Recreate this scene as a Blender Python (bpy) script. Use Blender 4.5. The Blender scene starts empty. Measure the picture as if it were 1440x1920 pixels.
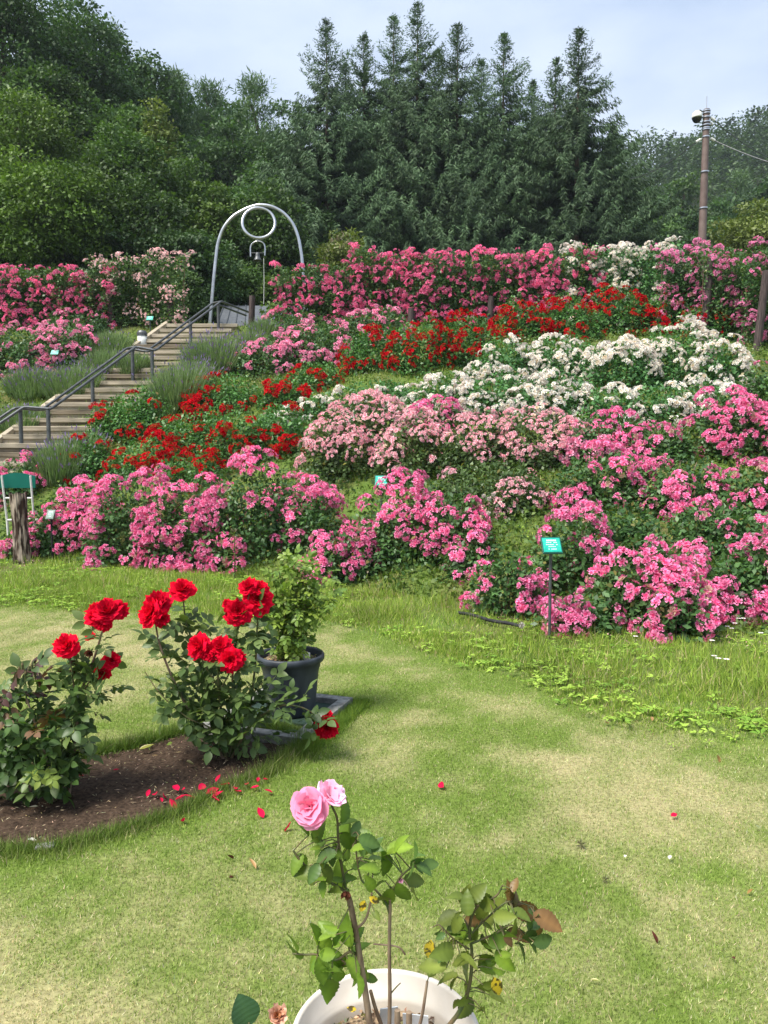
import bpy, math, random
import numpy as np
from mathutils import Vector
R = math.radians
rng = np.random.default_rng(7)
random.seed(7)
C = bpy.context.scene.collection
sc = bpy.context.scene

# ---------------------------------------------------------------- camera
CAMZ, PITCH, F = 1.5, R(4.0), 1442.0
cam_d = bpy.data.cameras.new('camera'); cam = bpy.data.objects.new('camera', cam_d); C.objects.link(cam)
cam.location = (0, 0, CAMZ); cam.rotation_euler = (math.pi/2 - PITCH, 0, 0)
cam_d.sensor_fit = 'VERTICAL'; cam_d.sensor_height = 24.0; cam_d.lens = 24.0*F/1920.0
cam_d.clip_start = 0.05; cam_d.clip_end = 3000
sc.camera = cam

# ---------------------------------------------------------------- world, sun, exposure
SUN_EL, SUN_AZ = R(58), R(-125)      # azimuth measured from +Y towards +X
w = bpy.data.worlds.new('World'); sc.world = w; w.use_nodes = True
nt = w.node_tree; nt.nodes.clear()
out = nt.nodes.new('ShaderNodeOutputWorld'); bg = nt.nodes.new('ShaderNodeBackground')
sky = nt.nodes.new('ShaderNodeTexSky'); sky.sky_type = 'NISHITA'; sky.sun_disc = False
sky.sun_elevation = SUN_EL; sky.sun_rotation = SUN_AZ; sky.air_density = 1.2; sky.dust_density = 2.0
tc = nt.nodes.new('ShaderNodeTexCoord'); mp = nt.nodes.new('ShaderNodeMapping'); mp.inputs['Scale'].default_value = (1, 1, 2.6)
nz = nt.nodes.new('ShaderNodeTexNoise'); nz.inputs['Scale'].default_value = 2.3; nz.inputs['Detail'].default_value = 7; nz.inputs['Roughness'].default_value = .52
rp = nt.nodes.new('ShaderNodeValToRGB'); rp.color_ramp.elements[0].position = .40; rp.color_ramp.elements[1].position = .62
rp.color_ramp.elements[0].color = (2.95, 3.7, 5.0, 1); rp.color_ramp.elements[1].color = (4.5, 5.1, 6.1, 1)
mx = nt.nodes.new('ShaderNodeMixRGB'); mx.inputs[0].default_value = .93
L = nt.links.new
L(tc.outputs['Generated'], mp.inputs[0]); L(mp.outputs[0], nz.inputs[0]); L(nz.outputs[0], rp.inputs[0])
L(sky.outputs[0], mx.inputs[1]); L(rp.outputs[0], mx.inputs[2]); L(mx.outputs[0], bg.inputs[0]); L(bg.outputs[0], out.inputs[0])
bg.inputs[1].default_value = 0.125
sd = bpy.data.lights.new('sun', 'SUN'); so = bpy.data.objects.new('sun', sd); C.objects.link(so)
sd.energy = 4.9; sd.angle = R(22); sd.color = (1, .95, .86)
sdir = Vector((math.sin(SUN_AZ)*math.cos(SUN_EL), math.cos(SUN_AZ)*math.cos(SUN_EL), math.sin(SUN_EL)))
so.rotation_euler = sdir.to_track_quat('Z', 'Y').to_euler(); so.location = sdir*50
sc.view_settings.view_transform = 'Standard'; sc.view_settings.look = 'None'
sc.view_settings.exposure = 0.62; sc.view_settings.gamma = 1.0
sc.cycles.max_bounces = 6; sc.cycles.transparent_max_bounces = 8; sc.cycles.volume_bounces = 0
sc.cycles.caustics_reflective = False; sc.cycles.caustics_refractive = False

# ---------------------------------------------------------------- materials
def newmat(name):
    m = bpy.data.materials.new(name); m.use_nodes = True; return m, m.node_tree, m.node_tree.nodes['Principled BSDF']
def mat_attr(name, rough=.5, spec=.4, trans=0.0, nscale=0, namt=.0, tmul=(1.3, 1.5, .6)):
    """colour from the 'Col' attribute, broken up with noise; optional translucency for leaves and petals"""
    m, t, b = newmat(name); n = t.nodes
    a = n.new('ShaderNodeAttribute'); a.attribute_name = 'Col'
    col = a.outputs['Color']
    if nscale:
        g = n.new('ShaderNodeNewGeometry'); z = n.new('ShaderNodeTexNoise'); z.inputs['Scale'].default_value = nscale; z.inputs['Detail'].default_value = 3
        t.links.new(g.outputs['Position'], z.inputs['Vector'])
        mr = n.new('ShaderNodeMapRange'); mr.inputs[1].default_value = .3; mr.inputs[2].default_value = .7; mr.inputs[3].default_value = 1-namt; mr.inputs[4].default_value = 1+namt
        t.links.new(z.outputs[0], mr.inputs[0])
        vm = n.new('ShaderNodeVectorMath'); vm.operation = 'SCALE'
        t.links.new(col, vm.inputs[0]); t.links.new(mr.outputs[0], vm.inputs['Scale']); col = vm.outputs[0]
    t.links.new(col, b.inputs['Base Color']); b.inputs['Roughness'].default_value = rough; b.inputs['Specular IOR Level'].default_value = spec
    if trans:
        tr = n.new('ShaderNodeBsdfTranslucent'); vm2 = n.new('ShaderNodeVectorMath'); vm2.operation = 'MULTIPLY'; vm2.inputs[1].default_value = tmul
        t.links.new(col, vm2.inputs[0]); t.links.new(vm2.outputs[0], tr.inputs[0])
        ms = n.new('ShaderNodeMixShader'); ms.inputs[0].default_value = trans
        t.links.new(b.outputs[0], ms.inputs[1]); t.links.new(tr.outputs[0], ms.inputs[2]); t.links.new(ms.outputs[0], n['Material Output'].inputs[0])
    return m
def mat_petal_var(m):
    t = m.node_tree; n = t.nodes; a = [q for q in n if q.type == 'ATTRIBUTE'][0]; oi = n.new('ShaderNodeObjectInfo'); mr = n.new('ShaderNodeMapRange'); mr.inputs[3].default_value = .80; mr.inputs[4].default_value = 1.10
    vm = n.new('ShaderNodeVectorMath'); vm.operation = 'SCALE'; ls = [l.to_socket for l in a.outputs['Color'].links]
    for l in list(a.outputs['Color'].links): t.links.remove(l)
    t.links.new(oi.outputs['Random'], mr.inputs[0]); t.links.new(a.outputs['Color'], vm.inputs[0]); t.links.new(mr.outputs[0], vm.inputs['Scale'])
    for s in ls: t.links.new(vm.outputs[0], s)
def mat_noise(name, c1, c2, scale=8, rough=.8, metal=0, spec=.3, stretch=(1, 1, 1), bump=0, detail=6, lo=.35, hi=.65, obj=True):
    m, t, b = newmat(name); n = t.nodes
    tcx = n.new('ShaderNodeTexCoord'); mpx = n.new('ShaderNodeMapping'); mpx.inputs['Scale'].default_value = stretch
    z = n.new('ShaderNodeTexNoise'); z.inputs['Scale'].default_value = scale; z.inputs['Detail'].default_value = detail
    r = n.new('ShaderNodeValToRGB'); r.color_ramp.elements[0].position = lo; r.color_ramp.elements[1].position = hi
    r.color_ramp.elements[0].color = (*c1, 1); r.color_ramp.elements[1].color = (*c2, 1)
    t.links.new(tcx.outputs['Object'], mpx.inputs[0]); t.links.new(mpx.outputs[0], z.inputs[0]); t.links.new(z.outputs[0], r.inputs[0]); t.links.new(r.outputs[0], b.inputs['Base Color'])
    b.inputs['Roughness'].default_value = rough; b.inputs['Metallic'].default_value = metal; b.inputs['Specular IOR Level'].default_value = spec
    if bump:
        bp = n.new('ShaderNodeBump'); bp.inputs['Strength'].default_value = bump; bp.inputs['Distance'].default_value = .01
        t.links.new(z.outputs[0], bp.inputs['Height']); t.links.new(bp.outputs[0], b.inputs['Normal'])
    return m
M = {}
M['leaf'] = mat_attr('leaf', .42, .3, .24, 9, .25)
M['treeleaf'] = mat_attr('tree_leaf', .55, .25, .22, .35, .3)
M['needle'] = mat_attr('needle', .6, .2, .10, .5, .3)
M['petal'] = mat_attr('petal', .75, .04, .30, 0, 0, (1.15, .9, 1.0))
mat_petal_var(M['petal'])
M['grass'] = mat_attr('grass', .6, .2, .25, 1.2, .2)
M['bark'] = mat_noise('bark', (.05, .035, .025), (.16, .12, .09), 30, .9, stretch=(1, 1, .2), bump=.5)
M['stem'] = mat_noise('green_stem', (.06, .09, .03), (.14, .10, .05), 40, .6)
M['cane'] = mat_noise('woody_cane', (.12, .075, .05), (.30, .22, .15), 60, .7, stretch=(1, 1, .3), bump=.3)
M['chrome'] = mat_noise('brushed_steel', (.46, .47, .49), (.60, .61, .63), 5, .33, metal=.9)
M['rail'] = mat_noise('grey_painted_pipe', (.075, .08, .085), (.125, .13, .135), 12, .45, metal=.4)
M['wood'] = mat_noise('weathered_timber', (.24, .205, .15), (.52, .445, .34), 5, .9, stretch=(.35, 4, 5), bump=.6, lo=.3, hi=.7)
M['wooddark'] = mat_noise('dark_timber', (.09, .072, .05), (.30, .245, .175), 5, .9, stretch=(.35, 4, 5), bump=.6, lo=.3, hi=.72)  # step timber grain in a darker brown, for some treads and risers
M['post'] = mat_noise('dark_trellis_post', (.035, .025, .025), (.09, .065, .06), 14, .8, stretch=(3, 3, .3), bump=.3)
M['soil'] = mat_noise('soil', (.026, .017, .012), (.095, .064, .044), 60, 1, spec=.1, bump=1, lo=.3, hi=.75)
M['potting'] = mat_noise('bark_chips', (.05, .03, .02), (.42, .31, .2), 55, .95, bump=1)
M['blackpot'] = mat_noise('dusty_black_plastic', (.018, .022, .03), (.05, .06, .075), 6, .5, stretch=(2, 2, .5), bump=.05)
M['whitepot'] = mat_noise('dusty_white_plastic', (.66, .59, .49), (.78, .72, .64), 9, .5, bump=.05)
M['concrete'] = mat_noise('concrete', (.13, .13, .12), (.30, .295, .27), 25, .9, bump=.4)
M['darkplate'] = mat_noise('dark_rubber_plate', (.012, .03, .022), (.03, .055, .04), 40, .8)
M['green'] = mat_noise('green_panel', (.0, .10, .075), (.004, .13, .095), 3, .4)
M['signteal'] = mat_noise('teal_sign_face', (.01, .33, .25), (.03, .46, .36), 30, .35)
M['signdark'] = mat_noise('dark_green_sign', (.004, .06, .045), (.008, .09, .065), 30, .4)
M['signtext'] = mat_noise('sign_lettering', (.55, .85, .75), (.65, .92, .82), 30, .5)
M['white'] = mat_noise('white_paint', (.62, .62, .58), (.78, .78, .74), 20, .5)
M['stump'] = mat_noise('split_grey_wood', (.035, .02, .013), (.42, .34, .27), 9, .95, stretch=(2.6, 2.6, .5), bump=1, lo=.46, hi=.64)
M['pole'] = mat_noise('brown_steel_pole', (.125, .085, .075), (.18, .13, .115), 4, .6)
M['roof'] = mat_noise('grey_metal_roof', (.10, .11, .125), (.14, .15, .165), 6, .5, metal=.3)
M['hutwall'] = mat_noise('dark_hut_wall', (.03, .02, .015), (.06, .04, .03), 6, .8)
M['black'] = mat_noise('black_rubber', (.01, .01, .012), (.03, .03, .032), 12, .7)
M['glass'] = mat_noise('dark_dome', (.01, .012, .018), (.02, .024, .03), 3, .12, spec=.6)
M['card'] = mat_noise('pale_plastic_label', (.6, .63, .66), (.72, .74, .76), 20, .5)

# ---------------------------------------------------------------- helpers
def link(o, parent=None):
    C.objects.link(o)
    if parent: o.parent = parent
    return o
def tag(o, label, cat, group=None):
    o['label'] = label; o['category'] = cat
    if group: o['group'] = group
    return o
def thing(name, label, cat, loc=(0, 0, 0), group=None, rotz=0):
    o = bpy.data.objects.new(name, None); o.empty_display_size = .1; C.objects.link(o); o.location = loc; o.rotation_euler = (0, 0, rotz)
    return tag(o, label, cat, group)
def mesh_np(name, V, Fc, mat, col=None, smooth=False):
    """V (n,3); Fc (m,k) constant-size faces or list of such arrays; col (n,3)"""
    me = bpy.data.meshes.new(name)
    if not isinstance(Fc, (list, tuple)): Fc = [Fc]
    Fc = [np.asarray(f, dtype=np.int32) for f in Fc if len(f)]
    V = np.asarray(V, dtype=np.float32)
    nl = sum(f.size for f in Fc); nf = sum(len(f) for f in Fc)
    me.vertices.add(len(V)); me.vertices.foreach_set('co', V.ravel())
    me.loops.add(nl); me.polygons.add(nf)
    me.loops.foreach_set('vertex_index', np.concatenate([f.ravel() for f in Fc]))
    tot = np.concatenate([np.full(len(f), f.shape[1], np.int32) for f in Fc])
    st = np.concatenate([[0], np.cumsum(tot)[:-1]]).astype(np.int32)
    me.polygons.foreach_set('loop_start', st)
    if smooth: me.polygons.foreach_set('use_smooth', np.ones(nf, bool))
    if col is not None:
        a = me.attributes.new('Col', 'FLOAT_COLOR', 'POINT')
        c4 = np.ones((len(V), 4), np.float32); c4[:, :3] = col; a.data.foreach_set('color', c4.ravel())
    me.materials.append(mat); me.update(calc_edges=True)
    return me
def obj(name, me, parent=None, loc=None):
    o = bpy.data.objects.new(name, me); link(o, parent)
    if loc is not None: o.location = loc
    return o
class MB:
    def __init__(s): s.v = []; s.f = {}; s.c = []; s.n = 0
    def add(s, V, Fc, col=None):
        V = np.asarray(V, float).reshape(-1, 3); Fc = np.asarray(Fc, int)
        s.f.setdefault(Fc.shape[1], []).append(Fc + s.n); s.v.append(V); s.n += len(V)
        c = np.ones((len(V), 3))*.5 if col is None else np.broadcast_to(np.asarray(col, float), (len(V), 3)); s.c.append(c)
    def box(s, c, d, rot=0, tilt=0):
        x, y, z = np.array(d)/2
        V = np.array([[i, j, k] for i in (-x, x) for j in (-y, y) for k in (-z, z)])
        ct, st = math.cos(tilt), math.sin(tilt); V = V @ np.array([[1, 0, 0], [0, ct, -st], [0, st, ct]]).T
        cr, sr = math.cos(rot), math.sin(rot); V = V @ np.array([[cr, -sr, 0], [sr, cr, 0], [0, 0, 1]]).T
        s.add(V+np.array(c), [[0, 1, 3, 2], [4, 6, 7, 5], [0, 4, 5, 1], [2, 3, 7, 6], [0, 2, 6, 4], [1, 5, 7, 3]])
    def tube(s, pts, r, n=8, closed=False, col=None):
        P = np.array(pts, float); k = len(P); r = np.broadcast_to(np.asarray(r, float), (k,))
        if closed: T = np.roll(P, -1, 0) - np.roll(P, 1, 0)
        else: T = np.gradient(P, axis=0)
        T /= np.linalg.norm(T, axis=1)[:, None]+1e-9
        ref = np.array([0, 0, 1.]) if abs(T[0, 2]) < .9 else np.array([1., 0, 0])
        U = []; u = np.cross(T[0], ref); u /= np.linalg.norm(u)
        for t in T:
            u = u - t*np.dot(u, t); u /= np.linalg.norm(u)+1e-9; U.append(u)
        U = np.array(U); W = np.cross(T, U); a = np.linspace(0, 2*np.pi, n, endpoint=False)
        V = P[:, None] + r[:, None, None]*(np.cos(a)[None, :, None]*U[:, None]+np.sin(a)[None, :, None]*W[:, None])
        V = V.reshape(-1, 3); Fc = []
        for i in range(k if closed else k-1):
            j = (i+1) % k
            for q in range(n): Fc.append([i*n+q, i*n+(q+1) % n, j*n+(q+1) % n, j*n+q])
        s.add(V, Fc, col)
        if not closed and n > 3:
            for base, e, sgn in ((0, 0, -1), ((k-1)*n, k-1, 1)):
                ring = list(range(n)) if sgn > 0 else list(range(n))[::-1]
                s.add(np.vstack([V[base:base+n], P[e]]), [[ring[q], ring[(q+1) % n], n] for q in range(n)], col)
    def lathe(s, prof, n=48, c=(0, 0, 0)):
        a = np.linspace(0, 2*np.pi, n, endpoint=False); P = np.array(prof, float); k = len(P)
        V = np.stack([P[:, None, 0]*np.cos(a), P[:, None, 0]*np.sin(a), np.broadcast_to(P[:, None, 1], (k, n))], -1).reshape(-1, 3)+np.array(c)
        s.add(V, [[i*n+q, i*n+(q+1) % n, (i+1)*n+(q+1) % n, (i+1)*n+q] for i in range(k-1) for q in range(n)])
    def build(s, name, mat, parent=None, smooth=False, loc=None, bevel=0):
        fs = [np.vstack(v) for v in s.f.values()]
        o = obj(name, mesh_np(name, np.vstack(s.v), fs, mat, np.vstack(s.c), smooth), parent, loc)
        if not smooth: o.data.polygons.foreach_set('use_smooth', np.zeros(len(o.data.polygons), bool))
        if bevel:
            b = o.modifiers.new('edge', 'BEVEL'); b.width = bevel; b.segments = 2; b.limit_method = 'ANGLE'
        return o
def instances(tv, tf, Rm, pos, tcol=None, icol=None):
    """merge N copies of a template. Rm (N,3,3) rows: template x,y,z axes in world (scaled)."""
    N = len(pos); k = len(tv)
    V = np.einsum('ki,nij->nkj', tv, Rm) + pos[:, None]
    Fs = (np.asarray(tf)[None] + (np.arange(N)*k)[:, None, None]).reshape(-1, np.asarray(tf).shape[1])
    c = np.ones((N, k, 3)) if tcol is None else np.broadcast_to(tcol[None], (N, k, 3)).copy()
    if icol is not None: c = c*icol[:, None]
    return V.reshape(-1, 3), Fs, c.reshape(-1, 3)
def frames(xdir, nrm, s):
    """x axis = xdir, z axis about nrm"""
    x = xdir/(np.linalg.norm(xdir, axis=1)[:, None]+1e-9)
    y = np.cross(nrm, x); y /= np.linalg.norm(y, axis=1)[:, None]+1e-9
    z = np.cross(x, y); s = np.asarray(s)
    s = np.broadcast_to(s if s.ndim == 2 else s[..., None], (len(x), 3)) if s.ndim else np.full((len(x), 3), float(s))
    return np.stack([x*s[:, :1], y*s[:, 1:2], z*s[:, 2:3]], 1)
def rdir(n, up=0.0, k=None):
    v = (k or rng).normal(size=(n, 3)); v /= np.linalg.norm(v, axis=1)[:, None]; v[:, 2] += up
    return v/np.linalg.norm(v, axis=1)[:, None]
_W = np.random.default_rng(3).normal(size=(10, 3)); _PH = np.random.default_rng(4).uniform(0, 6.28, 10)
def noise3(P, s=1.0, seed=0):
    P = np.asarray(P, float)*s; v = 0
    for i in range(10): v = v+np.sin(P @ _W[(i+seed) % 10]*(1+.35*i)+_PH[i]+seed*1.7)*(1/(1+.25*i))
    return v/3.2
_VT = np.random.default_rng(9).uniform(-1, 1, (256, 256))
def vnoise(x, y, s, seed=0, octs=3):
    """fractal value noise in the ground plane, about -1..1"""
    v = 0; amp = 1.0; tot = 0
    for o_ in range(octs):
        a = .6*o_+seed; u = (x*math.cos(a)-y*math.sin(a))*s+seed*17.3; w_ = (x*math.sin(a)+y*math.cos(a))*s+seed*5.1
        i, j = np.floor(u).astype(int), np.floor(w_).astype(int); fu, fw = u-i, w_-j; fu = fu*fu*(3-2*fu); fw = fw*fw*(3-2*fw)
        g = lambda p, q: _VT[(p) % 256, (q) % 256]
        v = v+amp*((g(i, j)*(1-fu)+g(i+1, j)*fu)*(1-fw)+(g(i, j+1)*(1-fu)+g(i+1, j+1)*fu)*fw); tot += amp; amp *= .6; s *= 2.1
    return v/tot*1.6
def jit(col, n, amt=.2, k=None):
    k = k or rng
    return np.array(col)[None]*(1+k.normal(size=(n, 1))*amt)*(1+k.normal(size=(n, 3))*amt*.35)
def mixc(a, b, t): t = np.asarray(t)[:, None]; return np.array(a)[None]*(1-t)+np.array(b)[None]*t

# templates
LEAF1 = (np.array([[0, 0, 0], [.45, -.30, .05], [1, 0, -.05], [.45, .30, .05]]), np.array([[0, 1, 2, 3]]))
def leaf_template(nst=6, wid=.31, droop=.18, fold=.07):
    s = np.linspace(0, 1, nst); wv = wid*np.sin(np.pi*s**.8)**.8; wv[0] = .015; wv[-1] = .01
    z = -droop*s**2
    V = np.concatenate([np.stack([s, -wv, z+fold*wv/wid], 1), np.stack([s, s*0, z], 1), np.stack([s, wv, z+fold*wv/wid], 1)])
    Fc = [[r*nst+i, r*nst+i+1, (r+1)*nst+i+1, (r+1)*nst+i] for r in (0, 1) for i in range(nst-1)]
    return V, np.array(Fc)
LEAF8 = leaf_template()
def serrate(nst=17, wid=.30, droop=.2, fold=.11, teeth=.07):
    V, Fc = leaf_template(nst, wid, droop, fold); i = np.arange(nst); f = 1+teeth*np.where(i % 2 == 0, 1, -1)*((i > 1) & (i < nst-1))
    V = V.copy(); V[:nst, 1] *= f; V[2*nst:, 1] *= f; V[:nst, 2] += .012*np.sin(i*1.9); V[2*nst:, 2] += .012*np.sin(i*1.9+1)
    c = np.ones((3*nst, 3)); c[nst:2*nst] = [1.35, 1.3, 1.2]; c[:nst][::2] *= .9; c[2*nst:][::2] *= .9
    return V, Fc, c
def compound(n=5, lt=LEAF8):
    """a rose leaf: paired leaflets on a rachis of length 1"""
    tv, tf = lt; P = []; D = []; S = []
    P.append([1, 0, -.08]); D.append([1, 0, -.12]); S.append(.62)
    for i in range((n-1)//2):
        for sg in (-1, 1):
            P.append([.86-.42*i, 0, -.04+.03*i]); D.append([.35, sg, 0]); S.append(.56-.08*i)
    P = np.array(P, float); D = np.array(D, float); S = np.array(S)
    N = np.tile([0, 0, 1.], (len(P), 1)) + np.random.default_rng(n).normal(size=(len(P), 3))*.22
    V, Fc, _ = instances(tv, tf, frames(D, N, S), P)
    m = MB(); m.add(V, Fc); m.tube([[0, 0, 0], [.5, 0, .01], [1, 0, -.08]], .014, 3)
    return np.vstack(m.v), np.vstack(m.f[4])
CLEAF5, CLEAF7 = compound(5), compound(7)
SLEAF = compound(5, (LEAF1[0], LEAF1[1]))      # light version

# ---------------------------------------------------------------- projection of photo measurements into the place
cp, sp_ = math.cos(PITCH), math.sin(PITCH)
def ray(px, py):
    u, v = (px-720)/F, (960-py)/F
    return np.array([u, cp+v*sp_, -sp_+v*cp])
def P(px, py, Y):
    d = ray(px, py); return np.array([0, 0, CAMZ])+d*(Y/d[1])
FX = [-60, -7, -4.5, -3, -1.2, -.5, .7, 1.3, 3, 6, 60]; FY = [12.5, 11.8, 10.8, 10.2, 9.3, 8.8, 7.8, 7.1, 6.3, 6, 6]
CREST, CZ = 20.0, 4.9
def H(x, y):
    x = np.asarray(x, float); y = np.asarray(y, float)
    yf = np.interp(x, FX, FY); t = np.clip((y-yf)/(CREST-yf), 0, 1)
    e = .04; t = np.where(t < e, t*t/(2*e), t-e/2)/(1-e/2)
    z = CZ*t
    p = np.stack([x, y, x*0], -1)
    z = z + noise3(p, .9)*.05*np.clip(t*8, 0, 1)*np.clip((21-y), 0, 1)
    r = np.clip((y-34)/60, 0, 1.1)
    z = z + 14*r*np.clip((-x-2)/22, 0, 2.5)                       # wooded bank rising behind on the left
    return z
def G(px, py):
    d = ray(px, py); o = np.array([0, 0, CAMZ]); t = np.linspace(.8, 34, 3400)/d[1]
    p = o+t[:, None]*d; h = H(p[:, 0], p[:, 1]); i = np.argmax(p[:, 2] < h)
    if not (p[:, 2] < h).any(): i = np.argmin(np.abs(p[:, 2]-h))
    return np.array([p[i, 0], p[i, 1], float(H(p[i, 0], p[i, 1]))])
BEDPX = [(-160, 1440), (0, 1440), (150, 1425), (250, 1404), (380, 1368), (440, 1362), (505, 1372), (560, 1394), (556, 1408), (520, 1432), (480, 1455), (400, 1488), (340, 1520), (250, 1552), (100, 1590), (0, 1596), (-200, 1605)]
BED = np.array([G(*p)[:2] for p in BEDPX])
def inpoly(x, y, poly):
    ins = np.zeros(np.shape(x), bool); j = len(poly)-1
    for i in range(len(poly)):
        xi, yi = poly[i]; xj, yj = poly[j]
        ins ^= ((yi > y) != (yj > y)) & (x < (xj-xi)*(y-yi)/(yj-yi+1e-12)+xi); j = i
    return ins
def polydist(x, y, poly):
    d = np.full(np.shape(x), 1e9)
    for i in range(len(poly)):
        a = poly[i-1]; b = poly[i]; ab = b-a
        t = np.clip(((x-a[0])*ab[0]+(y-a[1])*ab[1])/(ab@ab), 0, 1)
        d = np.minimum(d, np.hypot(x-a[0]-t*ab[0], y-a[1]-t*ab[1]))
    return d
LX = [-40, -4, -.37, .32, .97, 1.41, 2.0, 3.5, 40]; LY = [9.5, 8.0, 6.8, 5.9, 5.1, 4.35, 4.0, 3.6, 3.4]   # where mown lawn turns to rough grass
# ---------------------------------------------------------------- far hill added to the ground profile
def sst(t): t = np.clip(t, 0, 1); return t*t*(3-2*t)
def HG(x, y):
    x = np.asarray(x, float); y = np.asarray(y, float)
    far = sst((y-75)/115)*(12+44*sst((x+15)/65)+np.clip(x-50, 0, 100)*.26)
    return H(x, y)+far+noise3(np.stack([x, y, x*0], -1), .03)*3*sst((y-75)/60)
GREEN, STRAW, ROUGH = (.165, .24, .045), (.44, .395, .20), (.09, .15, .03)
def straw(x, y):
    p = np.stack([x, y, x*0], -1)
    s = .45+.33*vnoise(x, y, .55, 1)+.42*vnoise(x, y, 2.6, 2)+.30*vnoise(x, y, 11, 3)
    s = s-.65*np.exp(-(polydist(x, y, BED)/.16)**2)
    s = s-.5*np.clip(1-(np.interp(x, LX, LY)-y)/.7, 0, 1)
    s = s+.10*sst((x-.2)/1.)-.06
    return np.clip(s, 0, 1)
def axis(lo, hi, d, far_lo, far_hi, g=1.16):
    a = list(np.arange(lo, hi+1e-6, d)); s = d
    while a[-1] < far_hi: s *= g; a.append(a[-1]+s)
    s = d; b = [a[0]]
    while b[-1] > far_lo: s *= g; b.append(b[-1]-s)
    return np.array(b[:0:-1]+a)
gx, gy = axis(-9, 7.5, .06, -700, 700), axis(.2, 21, .07, -120, 900)
X, Y = np.meshgrid(gx, gy); x, y = X.ravel(), Y.ravel()
z = HG(x, y)
inb = inpoly(x, y, BED) & (polydist(x, y, BED) > .05); z = z-.035*inb
lawnm = y < np.interp(x, LX, LY)
cl = mixc(GREEN, STRAW, straw(x, y))*.68
cr = mixc(ROUGH, (.13, .11, .05), np.clip(.35+.5*noise3(np.stack([x, y, z], -1), 1.6), 0, 1))
cf = mixc((.02, .035, .012), (.04, .05, .02), np.clip(.5+.5*noise3(np.stack([x, y, z], -1), .2), 0, 1))
col = np.where(lawnm[:, None], cl, np.where((y > 22)[:, None], cf, cr))
ny, nx = X.shape; idx = np.arange(ny*nx).reshape(ny, nx)
Fg = np.stack([idx[:-1, :-1], idx[:-1, 1:], idx[1:, 1:], idx[1:, :-1]], -1).reshape(-1, 4)
M['ground'] = mat_attr('turf_and_earth', .95, .1, 0, 55, .35)
o = obj('ground', mesh_np('ground', np.stack([x, y, z], 1), Fg, M['ground'], col, True)); o['kind'] = 'structure'

# soil of the rose bed, lumpy
x0, y0 = BED.min(0); x1, y1 = BED.max(0); s = .016
X, Y = np.meshgrid(np.arange(x0-.05, x1+.05, s), np.arange(y0-.05, y1+.05, s)); x, y = X.ravel(), Y.ravel()
p = np.stack([x, y, x*0], -1)
z = .006+.012*noise3(p, 7)+.007*noise3(p, 26, 3)+.004*noise3(p, 70, 6)-.012
xx, yy = x+.02*noise3(p, 12, 4), y+.02*noise3(p, 12, 7)
d = polydist(x, y, BED); z = np.where(d < .04, np.maximum(z, .004), z)
ny, nx = X.shape; idx = np.arange(ny*nx).reshape(ny, nx)
Fs = np.stack([idx[:-1, :-1], idx[:-1, 1:], idx[1:, 1:], idx[1:, :-1]], -1).reshape(-1, 4)
keep = inpoly(xx[Fs[:, 0]], yy[Fs[:, 0]], BED)
o = obj('soil', mesh_np('soil', np.stack([x, y, z], 1), Fs[keep], M['soil'], None, True)); o['kind'] = 'structure'
# straw and chip litter on the soil
n = 900; q = rng.uniform((x0, y0), (x1, y1), (n*2, 2)); q = q[inpoly(q[:, 0], q[:, 1], BED)]; n = len(q)
a = rng.uniform(0, 6.28, n); dr = np.stack([np.cos(a), np.sin(a), rng.normal(0, .12, n)], 1)
sc3 = np.stack([rng.uniform(.004, .03, n)*rng.choice([.5, 1, 1.3], n), rng.uniform(.003, .006, n), np.full(n, .003)], 1)
V, Fc, cc = instances(*LEAF1, frames(dr, np.tile([0, 0, 1.], (n, 1))+rng.normal(0, .3, (n, 3)), sc3), np.stack([q[:, 0], q[:, 1], np.full(n, .014)+rng.uniform(0, .008, n)], 1), None, jit((.42, .33, .21), n, .35))
o = obj('litter', mesh_np('litter', V, Fc, M['leaf'], np.clip(cc, 0, 1))); o['kind'] = 'stuff'

# ---------------------------------------------------------------- grass
def blades(name, x, y, h, wd, col, lean=.5, z=None, mat='grass'):
    n = len(x); z = H(x, y) if z is None else z
    a = rng.uniform(0, 6.283, n); hd = np.stack([np.cos(a), np.sin(a)], 1)
    b = rng.uniform(0, 6.283, n); ln = (rng.uniform(0, lean, n)*h)[:, None]*np.stack([np.cos(b), np.sin(b)], 1)
    base = np.stack([x, y, z-.003], 1); w2 = (wd/2)[:, None]
    A = base.copy(); A[:, :2] -= hd*w2; B = base.copy(); B[:, :2] += hd*w2
    T = base.copy(); T[:, :2] += ln; T[:, 2] += h*np.sqrt(np.clip(1-(np.linalg.norm(ln, axis=1)/h)**2*.5, .1, 1))
    V = np.stack([A, B, T], 1).reshape(-1, 3); Fc = np.arange(3*n).reshape(n, 3)
    o = obj(name, mesh_np(name, V, Fc, M[mat], np.repeat(np.clip(col, 0, 1), 3, 0))); o['kind'] = 'stuff'; return o
def sample_lawn(n, ymin, ymax, pw):
    u = rng.uniform(0, 1, n); yy = (ymin**pw+u*(ymax**pw-ymin**pw))**(1/pw)
    return rng.uniform(-1, 1, n)*(.56*yy+.45), yy
EXC = []   # discs kept free of grass: (x, y, r)
x, y = sample_lawn(900000, 1.0, 9.6, .75)
d = polydist(x, y, BED); inb = inpoly(x, y, BED)
k = (y < np.interp(x, LX, LY)+rng.normal(0, .12, len(x))) & ~inb
x, y, d = x[k], y[k], d[k]; st = straw(x, y)
isst = rng.uniform(0, 1, len(x)) < .10+st*.75
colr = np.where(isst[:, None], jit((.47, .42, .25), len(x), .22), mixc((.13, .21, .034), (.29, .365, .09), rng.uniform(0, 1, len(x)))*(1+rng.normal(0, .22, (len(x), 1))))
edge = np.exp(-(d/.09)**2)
colr = colr*(1-.45*edge[:, None])
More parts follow.
